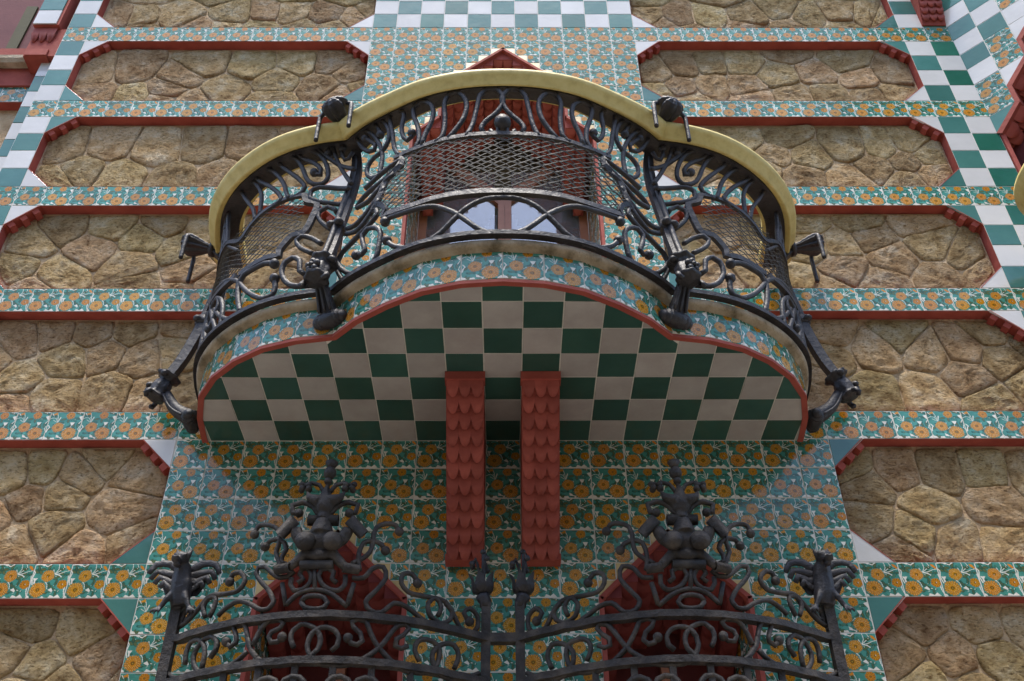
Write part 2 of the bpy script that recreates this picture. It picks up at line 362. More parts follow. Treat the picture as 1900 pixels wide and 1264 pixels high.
# ------------------------------------------------------------------ facade
house = thing('house_facade', 'long tiled and stone house wall with marigold tile bands behind the balcony', 'building', (0, 0, -23))
WX = lambda x: x+(.15*(-x-9.5)/8*-1*-1 if x < -9.5 else .25*(x-9.5)/7 if x > 9.5 else 0)
def wx(x): return x+.15*max(0, -x-9.5)/8+.25*max(0, x-9.5)/7
grout = MB()
floral_jobs = []; plain_jobs = []
def fac(k, i, poly=FULL, mat=None):
    M = frame((wx(i-.5), 0, k), (1, 0, 0), (0, -1, 0))
    if abs(i) > 9: M = M @ Matrix.Diagonal((wx(i+.5)-wx(i-.5), 1, 1, 1))
    fl = mat is None
    if fl: mat = FA if k % 2 == 0 else FB
    (floral_jobs if fl else plain_jobs).append((mat, M, tuple(poly), wx(i), k))
def opening(x, z):
    if z > 23.5: return False
    a = abs(x)
    if z > 21: w = .5*math.floor((23.5-z)/.5+1)
    elif z > 19: w = 2.5
    elif z > 18: w = 2.5+.5*math.floor((19-z)/.5+1)
    else: w = 3.5
    if z > 4 and a < w: return True
    a = abs(a-4.5)
    if z < 1 and a < min(2, .5*math.floor((1-z)/.5+1)): return True
    return False
YK = {}
for k in range(-7, 29):
    band = k in (-6, -1, 4, 9, 14, 19, 24)
    half = 9 if k < 5 else 5
    for i in range(-18, 19):
        inc = abs(i) <= half
        if inc:
            q = [(dx, dz) for dx in (0, .5) for dz in (0, .5) if not opening(i-.5+dx+.25, k+dz+.25)]
            if not q: continue
            if k >= 25:
                fac(k, i, mat=WHITE if (i+k+1) % 2 == 0 else GREENW); continue
            if len(q) == 4: fac(k, i)
            else:
                rows = {}
                for dx, dz in q: rows.setdefault(dz, []).append(dx)
                if len(q) == 2 and len(rows) == 1:
                    dz = q[0][1]; fac(k, i, ((0, dz), (1, dz), (1, dz+.5), (0, dz+.5)))
                elif len(q) == 2 and len(rows) == 2 and q[0][0] == q[1][0]:
                    dx = q[0][0]; fac(k, i, ((dx, 0), (dx+.5, 0), (dx+.5, 1), (dx, 1)))
                elif len(q) == 3:
                    full = [dz for dz in rows if len(rows[dz]) == 2][0]; oth = .5-full; dx = rows[oth][0]
                    fac(k, i, ((0, full), (1, full), (1, full+.5), (0, full+.5))); fac(k, i, ((dx, oth), (dx+.5, oth), (dx+.5, oth+.5), (dx, oth+.5)))
                else:
                    for dx, dz in q: fac(k, i, ((dx, dz), (dx+.5, dz), (dx+.5, dz+.5), (dx, dz+.5)))
        elif band and -18 <= i <= 18: fac(k, i)
        elif i == -18: fac(k, i, mat=GREENW if k % 2 else WHITE)
        elif i == 17: fac(k, i, mat=WHITE if k % 2 else GREENW)
        elif i == 18: fac(k, i, mat=GREEN if k % 2 else WHITE)
# chamfer triangles at the panel corners
def tri(k, i, corner, mat):
    P_ = {'tl': [(0, 1), (0, 0), (1, 1)], 'tr': [(0, 1), (1, 0), (1, 1)], 'bl': [(0, 0), (1, 0), (0, 1)], 'br': [(0, 0), (1, 0), (1, 1)]}[corner]
    fac(k, i, P_, mat)
G = GREENW; W = WHITE
for k, tl, tr, bl, br in [(25, W, W, W, W), (20, W, W, G, G), (15, G, W, W, W), (10, W, G, G, G), (5, G, W, W, W)]:
    tri(k+3, -17, 'tl', tl); tri(k+3, -6, 'tr', tr); tri(k, -17, 'bl', bl); tri(k, -6, 'br', br)
for k, tl, tr, bl, br in [(25, W, W, W, G), (20, W, G, G, W), (15, W, W, W, G), (10, G, G, G, W), (5, W, W, W, W)]:
    tri(k+3, 6, 'tl', tl); tri(k+3, 16, 'tr', tr); tri(k, 6, 'bl', bl); tri(k, 16, 'br', br)
tri(3, -10, 'tr', W); tri(0, -10, 'br', G); tri(-2, -10, 'tr', G); tri(-5, -10, 'br', W)
tri(3, 10, 'tl', G); tri(0, 10, 'bl', W); tri(-2, 10, 'tl', G); tri(-5, 10, 'bl', W)
for k in (3, -2):
    tri(k, -17, 'tl', G); tri(k, 16, 'tr', G)
# ochre half-step triangles along the gables
tk = .012
def gab(x, z, poly): floral = False; M = frame((x, 0, z), (1, 0, 0), (0, -1, 0)); plain_jobs.append((YELLOWT, M, poly, x, z))
for s in (1, -1):
    for r in range(5):
        z = 23.5-.5*(r+1); xa = .5*r
        if s > 0: gab(xa, z, ((.5, 0), (.5, .5), (0, .5)))
        else: gab(-xa-.5, z, ((0, 0), (.5, .5), (0, .5)))
    for r in range(2):
        z = 19-.5*(r+1); xa = 2.5+.5*r
        if s > 0: gab(xa, z, ((.5, 0), (.5, .5), (0, .5)))
        else: gab(-xa-.5, z, ((0, 0), (.5, .5), (0, .5)))
for c in (-4.5, 4.5):
    for r in range(4):
        z = 1-.5*(r+1)
        gab(c+.5*r, z, ((.5, 0), (.5, .5), (0, .5))); gab(c-.5*r-.5, z, ((0, 0), (.5, .5), (0, .5)))
# the nearest 300 marigold tiles are objects, the rest one mesh
def vis(j):
    mat, M, poly, x, k = j
    inside = -4.2 < k < 27.5 and abs(x) < 12+.28*(k+4) and not (5 <= k < 9 and abs(x) < 7)
    return (0 if inside else 1, k+.02*abs(x))
floral_jobs.sort(key=vis)
for n_, (mat, M, poly, x, k) in enumerate(floral_jobs):
    if n_ < 297: place_tile('marigold_tile', mat, M, poly, house, grout=grout)
rest = {}
for (mat, M, poly, x, k) in floral_jobs[297:]:
    key, Mt = place_tile(None, mat, M, poly, grout=grout); rest.setdefault(mat.name, []).append((key, Mt))
def join_tiles(name, groups, parent):
    vs = []; fs = []; uv = []; mi = []; mats = []
    for mn, L_ in groups.items():
        mats.append(MATS[mn])
        for key, Mt in L_:
            me = CACHE[key]; k = len(vs); vs += [Mt @ v.co for v in me.vertices]
            uvl = me.uv_layers[0].data; uu = [None]*len(me.vertices)
            for i, lp in enumerate(me.loops): uu[lp.vertex_index] = tuple(uvl[i].uv)
            uv += uu
            for p in me.polygons: fs.append(tuple(k+i for i in p.vertices)); mi.append(len(mats)-1)
    me = mesh(name, vs, fs, mats[0], False, uv)
    for q in mats[1:]: me.materials.append(q)
    me.polygons.foreach_set('material_index', mi)
    return obj(name, me, parent, None, 'stuff')
join_tiles('marigold_tile_rows', rest, house)
plain_jobs.sort(key=vis)
names = {'white_glaze': 'white_tile', 'sea_green_glaze': 'green_tile', 'green_glaze': 'green_tile', 'ochre_glaze': 'ochre_tile'}
for (mat, M, poly, x, k) in plain_jobs:
    place_tile(names[mat.name], mat, M, poly, house, grout=grout)
grout.build('grout_bed', GROUT, house)

# ------------------------------------------------------------------ rubble panels
SEEDS = json.loads('''{"L25":[[-16.59,26.24],[-15.7,26.24],[-14.13,26.38],[-11.58,26.52],[-10.35,26.66],[-9.18,26.67],[-7.67,26.53],[-15.53,25.35],[-13.15,25.35],[-11.78,25.42],[-10.5,25.56],[-8.63,25.43],[-7.34,25.56],[-6.44,26.26],[-5.67,26.76]],"L20":[[-16.64,22.44],[-15.12,22.57],[-12.39,22.94],[-10.23,22.82],[-8.41,23.07],[-7.07,23.07],[-16.24,20.87],[-14.78,20.75],[-13.52,21.23],[-13.11,22.07],[-11.14,21.23],[-9.2,21.83],[-7.32,21.35],[-13.63,20.4],[-12.47,20.29],[-9.21,20.41],[-6.19,22.37],[-6.46,20.76],[-5.61,21.29]],"L15":[[-16.6,17.73],[-14.99,17.84],[-13.08,17.52],[-11.35,17.73],[-9.73,17.84],[-7.37,18.16],[-15.67,16.27],[-14.14,15.97],[-12.17,15.77],[-10.43,15.97],[-16.5,15.67],[-8.81,16.27],[-7.15,16.27],[-6.35,16.67],[-5.77,17.92]],"L10":[[-16.58,11.38],[-15.07,11.03],[-14.23,12.23],[-16.34,12.42],[-12.69,11.46],[-12.54,12.68],[-12.32,10.36],[-11.19,12.23],[-10.67,11.1],[-15.69,10.19],[-9.92,10.36],[-10.71,10.11],[-15.46,13.22],[-13.8,13.35],[-11.95,13.49],[-10.39,13.22],[-9.12,13.49],[-7.73,12.94],[-8.24,11.38],[-6.82,11.63],[-9.32,12.41],[-6.2,12.68],[-7.08,10.87],[-17.51,10.88]],"L5":[[-15.41,8.07],[-14.46,8.38],[-13.15,8.45],[-13.83,7.34],[-12.54,7.62],[-11.41,7.4],[-11.99,8.45],[-10.34,7.71],[-15.0,6.55],[-13.86,5.84],[-12.08,5.98],[-10.84,5.83],[-9.9,5.83],[-14.99,5.43],[-16.21,7.38],[-10.26,8.72]],"L0":[[-14.04,3.0],[-13.42,3.18],[-12.27,3.0],[-10.54,3.05],[-13.5,2.22],[-12.58,2.39],[-10.79,1.91],[-12.57,1.29],[-13.45,0.72],[-11.57,0.34],[-10.18,0.67],[-14.35,1.59],[-11.59,3.64]],"L-5":[[-12.3,-1.63],[-10.9,-1.63],[-11.87,-2.6],[-10.2,-2.61],[-11.05,-3.35],[-9.37,-3.15],[-12.56,-2.31],[-12.09,-3.41]],"R25":[[7.74,26.26],[8.83,26.27],[10.73,26.41],[12.08,26.97],[13.24,26.41],[14.71,26.69],[15.83,26.41],[8.09,25.31],[10.43,25.44],[12.31,25.58],[14.68,25.45],[16.39,26.14],[6.19,26.27],[6.94,25.66]],"R20":[[7.5,22.83],[8.48,22.96],[9.9,22.96],[8.44,21.48],[11.19,22.21],[12.91,22.33],[14.52,21.97],[14.1,23.09],[15.98,22.21],[7.19,21.36],[7.51,20.41],[9.97,20.53],[11.66,20.76],[13.05,20.88],[14.69,20.77],[15.76,21.0],[6.17,22.38],[6.25,20.94],[9.76,21.47]],"R15":[[9.25,18.16],[10.72,18.27],[10.26,17.2],[11.47,17.1],[13.07,17.63],[14.45,17.63],[15.46,17.84],[15.15,16.89],[16.05,17.2],[11.05,15.97],[12.83,15.86],[13.9,16.47],[14.91,15.66],[16.01,16.07],[8.13,16.67],[8.8,15.76],[9.68,16.37],[6.67,17.92],[5.93,16.67]],"R10":[[10.73,13.48],[12.65,13.61],[14.52,13.48],[11.7,12.4],[12.91,12.74],[11.65,11.33],[13.37,11.77],[14.84,12.48],[14.76,10.75],[16.02,11.77],[12.82,10.58],[10.11,10.58],[10.8,10.17],[16.36,11.25],[10.75,12.4],[6.56,11.88],[7.19,11.11],[8.18,11.62],[7.59,12.67],[9.08,12.67]],"R5":[[10.35,7.37],[11.84,7.68],[10.56,8.42],[12.74,8.28],[13.44,7.59],[14.69,7.81],[15.63,8.42],[15.81,7.3],[14.48,6.51],[11.44,5.95],[13.1,5.94],[14.93,5.59],[9.85,6.3],[16.48,6.27],[16.89,8.01]],"R0":[[10.14,3.27],[11.43,3.19],[12.67,3.14],[13.92,3.13],[10.46,2.6],[12.02,1.92],[10.32,1.53],[13.99,2.04],[11.47,1.12],[12.51,0.78],[10.89,0.41],[13.85,0.56],[15.37,2.95]],"R-5":[[10.88,-1.54],[12.48,-1.64],[10.18,-2.42],[11.54,-2.51],[12.68,-2.51],[10.66,-3.18],[11.81,-3.34],[13.56,-1.65]]}''')
DEP = .42
def clip(poly, a, b, c):            # keep a*x+b*y <= c
    out = []
    for i in range(len(poly)):
        p, q = poly[i-1], poly[i]; dp = a*p[0]+b*p[1]-c; dq = a*q[0]+b*q[1]-c
        if dp <= 0: out.append(p)
        if (dp < 0 < dq) or (dq < 0 < dp):
            t = dp/(dp-dq); out.append((p[0]+(q[0]-p[0])*t, p[1]+(q[1]-p[1])*t))
    return out
def stone_mesh(poly, seed, Yb):
    A = sum(poly[i-1][0]*poly[i][1]-poly[i][0]*poly[i-1][1] for i in range(len(poly)))/2
    if abs(A) < .15: return None
    if A < 0: poly = poly[::-1]
    cx_ = sum(p[0] for p in poly)/len(poly); cy_ = sum(p[1] for p in poly)/len(poly)
    per = sum(math.dist(poly[i-1], poly[i]) for i in range(len(poly)))
    n = 24; pts = []; acc = 0; step = per/n; d = 0; i = 0; P_ = [Vector(p) for p in poly]
    segs = [(P_[j], P_[(j+1) % len(P_)]) for j in range(len(P_))]; si = 0; left = 0
    pos = 0
    cum = [0]
    for a, b in segs: cum.append(cum[-1]+(b-a).length)
    for j in range(n):
        s = j*per/n
        while si < len(segs)-1 and cum[si+1] < s: si += 1
        a, b = segs[si]; t = (s-cum[si])/max(1e-6, (b-a).length); pts.append(a.lerp(b, t))
    # soften corners and roughen
    C = Vector((cx_, cy_)); sm_ = []
    for j in range(n):
        q = (pts[j-1]+pts[j]*6+pts[(j+1) % n])*.125; sm_.append(q)
    inr = min((q-C).length for q in sm_)
    vs = []; fs = []
    size = math.sqrt(abs(A)); hh = .05+.022*min(size, 2)
    lean = (rnd.uniform(-.05, .05), rnd.uniform(-.05, .05))
    for ri, (k, h) in enumerate([(1.0, .12), (.965, .66), (.91, .93), (.76, 1.0), (.61, 1.05), (.46, 1.05), (.30, 1.05), (.14, 1.0)]):
        for j in range(n):
            q = C+(sm_[j]-C)*k
            if ri == 0: g = .055
            q = q-(sm_[j]-C).normalized()*.004
            nz = noise.noise(Vector((q.x*1.7, q.y*1.7, seed)))*.35+noise.noise(Vector((q.x*4.5, q.y*4.5, seed)))*.8
            nz += abs(noise.noise(Vector((q.x*6.5, q.y*9.5, seed+2))))*1.3-.3
            hq = hh*h+.052*nz*h*h+((q.x-cx_)*lean[0]+(q.y-cy_)*lean[1])*(h > 0)
            w = Vector((noise.noise(Vector((q.x*2.5, q.y*2.5, seed+9))), noise.noise(Vector((q.x*2.5, q.y*2.5, seed+5)))))*.05
            vs.append((q.x+w.x, Yb-max(hq, .0 if ri == 0 else .03), q.y+w.y))
    rings = 8
    for r in range(rings-1):
        for j in range(n):
            j2 = (j+1) % n; fs.append((r*n+j, r*n+j2, (r+1)*n+j2, (r+1)*n+j))
    fs.append(tuple((rings-1)*n+j for j in range(n)))
    # skirt into the mortar
    k0 = len(vs); vs += [(v[0], Yb+.05, v[2]) for v in vs[:n]]
    for j in range(n): j2 = (j+1) % n; fs.append((k0+j, k0+j2, j2, j))
    return mesh('stone', [Vector(v)*T for v in vs], fs, STONE, True)
panel_i = 0
def panel(x0, x1, z0, z1, seeds, side, teeth=True, Yf=0, parent=None, pl='stone_panel', cut=(1, 1, 1, 1), mn=1.7):
    """octagonal recess: red reveal round it, mortar bed, stones; side: sign used for random filling"""
    global panel_i; panel_i += 1
    a, b, c, d = cut               # tl tr br bl chamfers
    oc = [(x0+d, z0), (x1-c, z0), (x1, z0+c), (x1, z1-b), (x1-b, z1), (x0+a, z1), (x0, z1-a), (x0, z0+d)]
    o2 = []
    for p in oc:
        if not o2 or math.dist(p, o2[-1]) > 1e-3: o2.append(p)
    oc = o2; n = len(oc); Yb = Yf+DEP
    bed = MB()
    nx = int((x1-x0)*3); nz_ = int((z1-z0)*3)
    pts = [(x, Yb-.01+.05*noise.noise(Vector((x, z, 3.3))), z) for x, z in oc]
    bed.poly([(x, Yb, z) for x, z in oc])
    po = bed.build(pl, MORTAR, parent or house)
    rv = MB()
    for i in range(n):
        p, q = oc[i], oc[(i+1) % n]
        e = Vector((q[0]-p[0], q[1]-p[1])).normalized(); nn = Vector((-e.y, e.x))*.006   # inward
        pi, qi = (p[0]+nn.x, p[1]+nn.y), (q[0]+nn.x, q[1]+nn.y)
        f0 = Yf+.0; L_ = (Vector(q)-Vector(p)).length
        seg = max(1, int(L_/1.5)); 
        for s in range(seg):
            t0, t1 = s/seg, (s+1)/seg
            A = (pi[0]+(qi[0]-pi[0])*t0, pi[1]+(qi[1]-pi[1])*t0); B = (pi[0]+(qi[0]-pi[0])*t1, pi[1]+(qi[1]-pi[1])*t1)
            A0 = (p[0]+(q[0]-p[0])*t0, p[1]+(q[1]-p[1])*t0); B0 = (p[0]+(q[0]-p[0])*t1, p[1]+(q[1]-p[1])*t1)
            rv.add([(A0[0], f0, A0[1]), (B0[0], f0, B0[1]), (B[0], f0, B[1]), (A[0], f0, A[1]), (A[0], Yb+.02, A[1]), (B[0], Yb+.02, B[1])], [(3, 2, 5, 4)])
        if abs(e.x*e.y) > .1:          # thin painted edge over the cut tiles
            o_ = Vector((-e.y, e.x))*-.022; y_ = Yf-.012
            rv.add([(p[0]+o_.x, y_, p[1]+o_.y), (q[0]+o_.x, y_, q[1]+o_.y), (qi[0], y_, qi[1]), (pi[0], y_, pi[1])], [(0, 1, 2, 3)])
    rv.build('red_reveal', RED, po)
    if teeth:                      # small stepped bricks hanging under the two upper chamfers
        for (px, pz, ex, ez, on) in ((x0, z1-a, 1, 1, a), (x1-b, z1, 1, -1, b)):
            if not on: continue
            for j in range(3):
                t = (j+.5)/3; cx_, cz_ = px+ex*t*on, pz+ez*t*on
                tb = MB(); s_ = .30; dn = Vector((ex, ez)).normalized(); nn = Vector((dn.y, -dn.x))
                if nn.y > 0: nn = -nn
                w = .12; h0, h1 = -.02, .19
                ax = Vector((cx_, cz_)); P_ = [ax-dn*w+nn*h0, ax+dn*w+nn*h0, ax+dn*w*.9+nn*h1, ax-dn*w*.9+nn*h1]
                y0 = Yf+.03; y1 = Yf+DEP+.05
                tb.add([(q.x, y0, q.y) for q in P_[:2]]+[(q.x, y0+.05, q.y) for q in P_[2:]]+[(q.x, y1, q.y) for q in P_],
                       [(0, 1, 2, 3), (1, 5, 6, 2), (3, 2, 6, 7), (0, 3, 7, 4)])
                tb.build('brick', RED, po)
    pts = [tuple(s) for s in seeds if x0-.3 < s[0] < x1+.3 and z0-.3 < s[1] < z1+.3]
    rr = random.Random(panel_i*13)
    for _ in range(500):
        q = (rr.uniform(x0, x1), rr.uniform(z0, z1))
        if all(math.hypot((q[0]-s[0])*.85, q[1]-s[1]) > mn for s in pts): pts.append(q)
    inner = []
    for i in range(n):             # shrink panel outline a little
        p, q = oc[i], oc[(i+1) % n]; e = Vector((q[0]-p[0], q[1]-p[1])).normalized(); inner.append((e.y, -e.x, e.y*p[0]-e.x*p[1]-.09))
    big = [(x0-1, z0-1), (x1+1, z0-1), (x1+1, z1+1), (x0-1, z1+1)]
    for si, s in enumerate(pts):
        poly = list(big)
        for (a_, b_, c_) in inner: poly = clip(poly, a_, b_, c_)
        for t in pts:
            if t is s or math.dist(s, t) > 6: continue
            dx, dz = t[0]-s[0], t[1]-s[1]; L_ = math.hypot(dx, dz)
            poly = clip(poly, dx/L_, dz/L_, (dx*(s[0]+t[0])+dz*(s[1]+t[1]))/2/L_-.010)
            if len(poly) < 3: break
        if len(poly) < 3: continue
        me = stone_mesh(poly, panel_i*31+si*1.7, Yb)
        if me: obj('stone', me, po)
xl, xr = wx(-17.5), wx(16.5)
for z in (25, 20, 15, 10, 5):
    panel(xl, -5.5, z, z+4, SEEDS.get('L%d' % z, []), -1); panel(5.5, xr, z, z+4, SEEDS.get('R%d' % z, []), 1)
for z in (0, -5):
    panel(xl, wx(-9.5), z, z+4, SEEDS.get('L%d' % z, []), -1); panel(wx(9.5), xr, z, z+4, SEEDS.get('R%d' % z, []), 1)
# wall body behind everything, and the plain wall down to the street
wb = MB()
for (x0, x1, z0, z1) in [(-18.6, -3.6, 4, 29.2), (3.6, 18.75, 4, 29.2), (-3.6, 3.6, 23.6, 29.2), (-18.6, -6.6, -7, 4), (6.6, 18.75, -7, 4), (-2.4, 2.4, -7, 4), (-6.6, -2.4, 1.2, 4), (2.4, 6.6, 1.2, 4), (-2.4, 2.4, 4, 4.9)]:
    wb.box(x0, x1, .50, 5.5, z0, z1)
wb.build('wall_body', PLASTER, house)
pl_ = MB(); pl_.box(-18.6, -6.6, 0, 2.5, -23, -7); pl_.box(6.6, 18.75, 0, 2.5, -23, -7); pl_.box(-2.4, 2.4, 0, 2.5, -23, -7); pl_.box(-6.6, 6.6, 0, 2.5, -23, -13)
pl_.build('lower_wall', PLASTER, house)
rf = MB(); rf.box(-20, 20, -1.5, 3, 36, 36.6); rf.box(-18.6, 18.75, .1, 2.5, 29.2, 36)
rf.build('upper_wall', PLASTER, house)

# ------------------------------------------------------------------ scalloped terracotta rows
def scale_row(w, h, n, lip=.07, th=.06):
    """one row of n rounded scales: local x along the row, hangs down in -z, outwards = -y; in tiles"""
    mb = MB(); sw = w/n; cols = 8
    for s in range(n):
        vs = []; fs = []
        for c in range(cols+1):
            t = c/cols; x = s*sw+sw*t; xt = s*sw+sw*(.5+(t-.5)*.97); e = abs(2*t-1); dn = h*(.50+.54*max(0, 1-e**2.6)); o = lip*1.25*(1-.25*e**3)
            vs += [(x, -.0, 0), (x, -lip*.9, -h*.46), (xt, -o, -dn), (xt, -o+.07, -dn-.015), (x, .03, -h*.55)]
        for c in range(cols):
            a = c*5; b_ = a+5
            fs += [(a+i, a+i+1, b_+i+1, b_+i) for i in range(4)]
        e = cols*5; fs += [(1, 4, 3, 2), (e+1, e+2, e+3, e+4)]
        mb.add(vs, fs)
    return mb
def scale_piece(sw, h, lip, th):
    key = ('scale', round(sw, 3), round(h, 3), lip)
    if key not in CACHE:
        mb = scale_row(sw, h, 1, lip, th); CACHE[key] = mesh('scale', mb.v, mb.f, SCALE, True)
    return CACHE[key]
def scales(parent, M, w, rows, rh, n=3, lip=.07, joined=None, shift=0):
    """rows of scales on a plane given by M (x along, y inward, z up), top row first at local z=0 going down"""
    for r in range(rows):
        for s in range(n):
            Mt = M @ Matrix.Translation(Vector((s*w/n, 0, -r*rh))*T) @ Matrix.Rotation(rnd.uniform(-.02, .02), 4, 'X')
            me = scale_piece(w/n, rh*1.08, lip, .05)
            if joined is not None:
                k = len(joined.v); joined.v += [Mt @ v.co for v in me.vertices]; joined.f += [tuple(k+i for i in p.vertices) for p in me.polygons]
            else: obj('scale', me, parent, Mt)
def plane_M(o, x, z):               # local x axis, local z axis; y = z cross x
    x = Vector(x).normalized(); z = Vector(z).normalized(); y = z.cross(x); M = Matrix((x, y, z)).transposed().to_4x4(); M.translation = Vector(o)*T; return M

# ------------------------------------------------------------------ the two scaly corbels
for side, x0 in (('left', -1.5), ('right', .5)):
    cb = thing('scaly_corbel', 'red scalloped corbel under the balcony, %s of the pair' % side, 'corbel', (x0+.5, 0, -.2), 'red scaly corbels under the balcony')
    top = Vector((0, -3.26, 3.86)); bot = Vector((0, -.30, .06)); d = (bot-top); L_ = d.length; d.normalize()
    b = MB(); x1 = x0+1.0
    prof = [(-3.27, 3.90), (-3.27, 3.74), (-.30, -.06), (-.0, -.06), (-.0, 3.90)]
    b.add([(x0, y, z) for y, z in prof]+[(x1, y, z) for y, z in prof], [(0, 1, 2, 3, 4), (9, 8, 7, 6, 5)]+[(i, i+5, (i+1) % 5+5, (i+1) % 5) for i in range(5)])
    b.build('corbel_body', RED, cb)
    # plain cap and foot mouldings
    rows = 11; rh = L_/rows
    M = plane_M((x0+.02, -3.26, 3.74), (1, 0, 0), (0, -d.y, -d.z))
    M = M @ Matrix.Translation(Vector((0, -.015, -.02))*T)
    scales(cb, M, .96, rows, rh*.985, 3, .125)
    c2 = MB(); c2.box(x0-.03, x1+.03, -3.32, -3.0, 3.66, 3.905); c2.build('cap', RED, cb)
    c3 = MB(); c3.box(x0-.03, x1+.03, -.42, -.02, -.12, .06); c3.build('foot', RED, cb)

# ------------------------------------------------------------------ arches: reveals, stepped scaly vaults, windows
def arch(parent, cx_, apex, ledges, zbot, depth, w_end, scl=True):
    """ledges: outline points from apex to the jamb as (dx, z)"""
    pts = ledges
    for s in (-1, 1):
        rv = MB(); ed = MB()
        for i in range(len(pts)-1):
            (a, za), (b_, zb) = pts[i], pts[i+1]
            p = (cx_+s*a, za); q = (cx_+s*b_, zb)
            e = Vector((q[0]-p[0], q[1]-p[1])); n_ = Vector((-e.y, e.x)).normalized()
            if n_.dot(Vector((cx_, zbot+1))-Vector(p)) < 0: n_ = -n_
            n_ *= .11
            ed.add([(p[0], -.05, p[1]), (q[0], -.05, q[1]), (q[0]+n_.x, -.05, q[1]+n_.y), (p[0]+n_.x, -.05, p[1]+n_.y),
                    (p[0], .1, p[1]), (q[0], .1, q[1]), (q[0]+n_.x, .6, q[1]+n_.y), (p[0]+n_.x, .6, p[1]+n_.y)], [(0, 1, 2, 3), (0, 4, 5, 1), (3, 2, 6, 7)])
            if i < len(pts)-2 or True:
                rv.add([(p[0]+n_.x, .5, p[1]+n_.y), (q[0]+n_.x, .5, q[1]+n_.y), (q[0]+n_.x, depth, q[1]+n_.y), (p[0]+n_.x, depth, p[1]+n_.y)], [(0, 1, 2, 3)])
        ed.build('arch_edge', RED, parent); rv.build('arch_reveal', RED, parent)
ledge = [(0, 23.5), (2.5, 21), (2.5, 19), (3.5, 18), (3.5, 4.9)]
arch(house, 0, 23.5, ledge, 5, 3.4, 3.5)
def zarch(a): return 23.4-a if a < 2.45 else (18.9-(a-2.5))
jn = MB()
w = .40
for s in (-1, 1):
    for i in range(9):
        a = i*w+ (0 if True else 0); xm = a+w/2
        if a+w > 3.5: break
        z0 = zarch(a+w)-.12; slope = -.33
        x0 = s*a if s > 0 else -(a+w)
        # body of the strip
        body = MB(); z1 = z0+slope*3.2
        body.add([(x0, .12, z0), (x0+w, .12, z0), (x0+w, 3.3, z1), (x0, 3.3, z1), (x0, .12, z0+1), (x0+w, .12, z0+1), (x0+w, 3.3, z0+1), (x0, 3.3, z0+1)], [(0, 1, 2, 3), (0, 4, 5, 1), (0, 3, 7, 4), (1, 5, 6, 2)])
        body.build('vault_strip', RED, house)
        d = Vector((0, -3.2, -slope*3.2)).normalized()     # rows run from inside outwards
        M = plane_M((x0+.02, .15, z0-.01), (1, 0, 0), (0, d.y, d.z))
        for r in range(9):
            Mt = M @ Matrix.Translation(Vector((0, 0, -r*.36))*T)
            me = scale_piece(w-.04, .38, .09, .05); k = len(jn.v)
            jn.v += [Mt @ v.co for v in me.vertices]; jn.f += [tuple(k+q for q in p.vertices) for p in me.polygons]
jn.build('vault_scale_rows', VAULT, house, True, kind='stuff')
# jamb linings with marigold tiles seen edge on
for s in (-1, 1):
    for z in range(8, 18):
        for q in range(3):
            M = frame((s*3.38, .35+q*1.0 if s < 0 else 1.35+q*1.0, z), (0, -s if False else (1 if s < 0 else -1), 0), (-s, 0, 0))
            key, Mt = place_tile(None, FA if z % 2 else FB, M, FULL)
            YK.setdefault((FA if z % 2 else FB).name, []).append((key, Mt))
join_tiles('jamb_tile_rows', YK, house)

win = thing('balcony_window', 'brown wooden double window with pale panels standing in for sky reflections behind the balcony railing', 'window', (0, 3.4, 5))
fr = MB()
YW = 3.45
def board(x0, x1, z0, z1, y0=YW, y1=YW+.35, name='frame', mat=WOOD):
    b = MB(); b.box(x0, x1, y0, y1, z0, z1); return b.build(name, mat, win)
board(-3.38, -3.05, 5, 19, name='jamb'); board(3.05, 3.38, 5, 19, name='jamb'); board(-.20, .06, 5, 18.2, YW-.06, YW+.3, 'mullion'); board(.07, .33, 5, 18.2, YW-.03, YW+.3, 'mullion')
for s in (-1, 1):
    b = MB(); b.add([(s*.0, YW, 17.7), (s*.0, YW, 18.45), (s*3.1, YW, 21.6), (s*3.1, YW, 20.9), (s*.0, YW+.3, 17.7), (s*.0, YW+.3, 18.45), (s*3.1, YW+.3, 21.6), (s*3.1, YW+.3, 20.9)],
          [(0, 1, 2, 3), (4, 7, 6, 5), (0, 3, 7, 4), (1, 5, 6, 2)]); b.build('gable_brace', WOOD, win)
b = MB(); b.box(-3.4, 3.4, 4.6, 4.7, 5, 24); b.build('curtain', BEIGE, win)
for s in (-1, 1):                    # stepped pale panels: the panes' sky reflection put into colour and shape
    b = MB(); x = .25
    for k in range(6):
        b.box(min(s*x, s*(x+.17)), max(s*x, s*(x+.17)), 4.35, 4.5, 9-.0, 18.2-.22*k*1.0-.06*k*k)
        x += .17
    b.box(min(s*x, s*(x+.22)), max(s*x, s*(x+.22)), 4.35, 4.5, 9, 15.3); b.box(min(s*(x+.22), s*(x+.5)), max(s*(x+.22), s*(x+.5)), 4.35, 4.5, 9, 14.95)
    b.build('pale_panel', PALE, win)
for s in (-1, 1):
    b = MB(); b.box(min(s*.34, s*3.05), max(s*.34, s*3.05), YW+.15, YW+.19, 5, 20); b.build('pane', GLASSM, win)
fl = MB(); fl.box(-3.6, 3.6, .0, 4.6, 4.75, 4.88); fl.build('sill', NOSE, win)

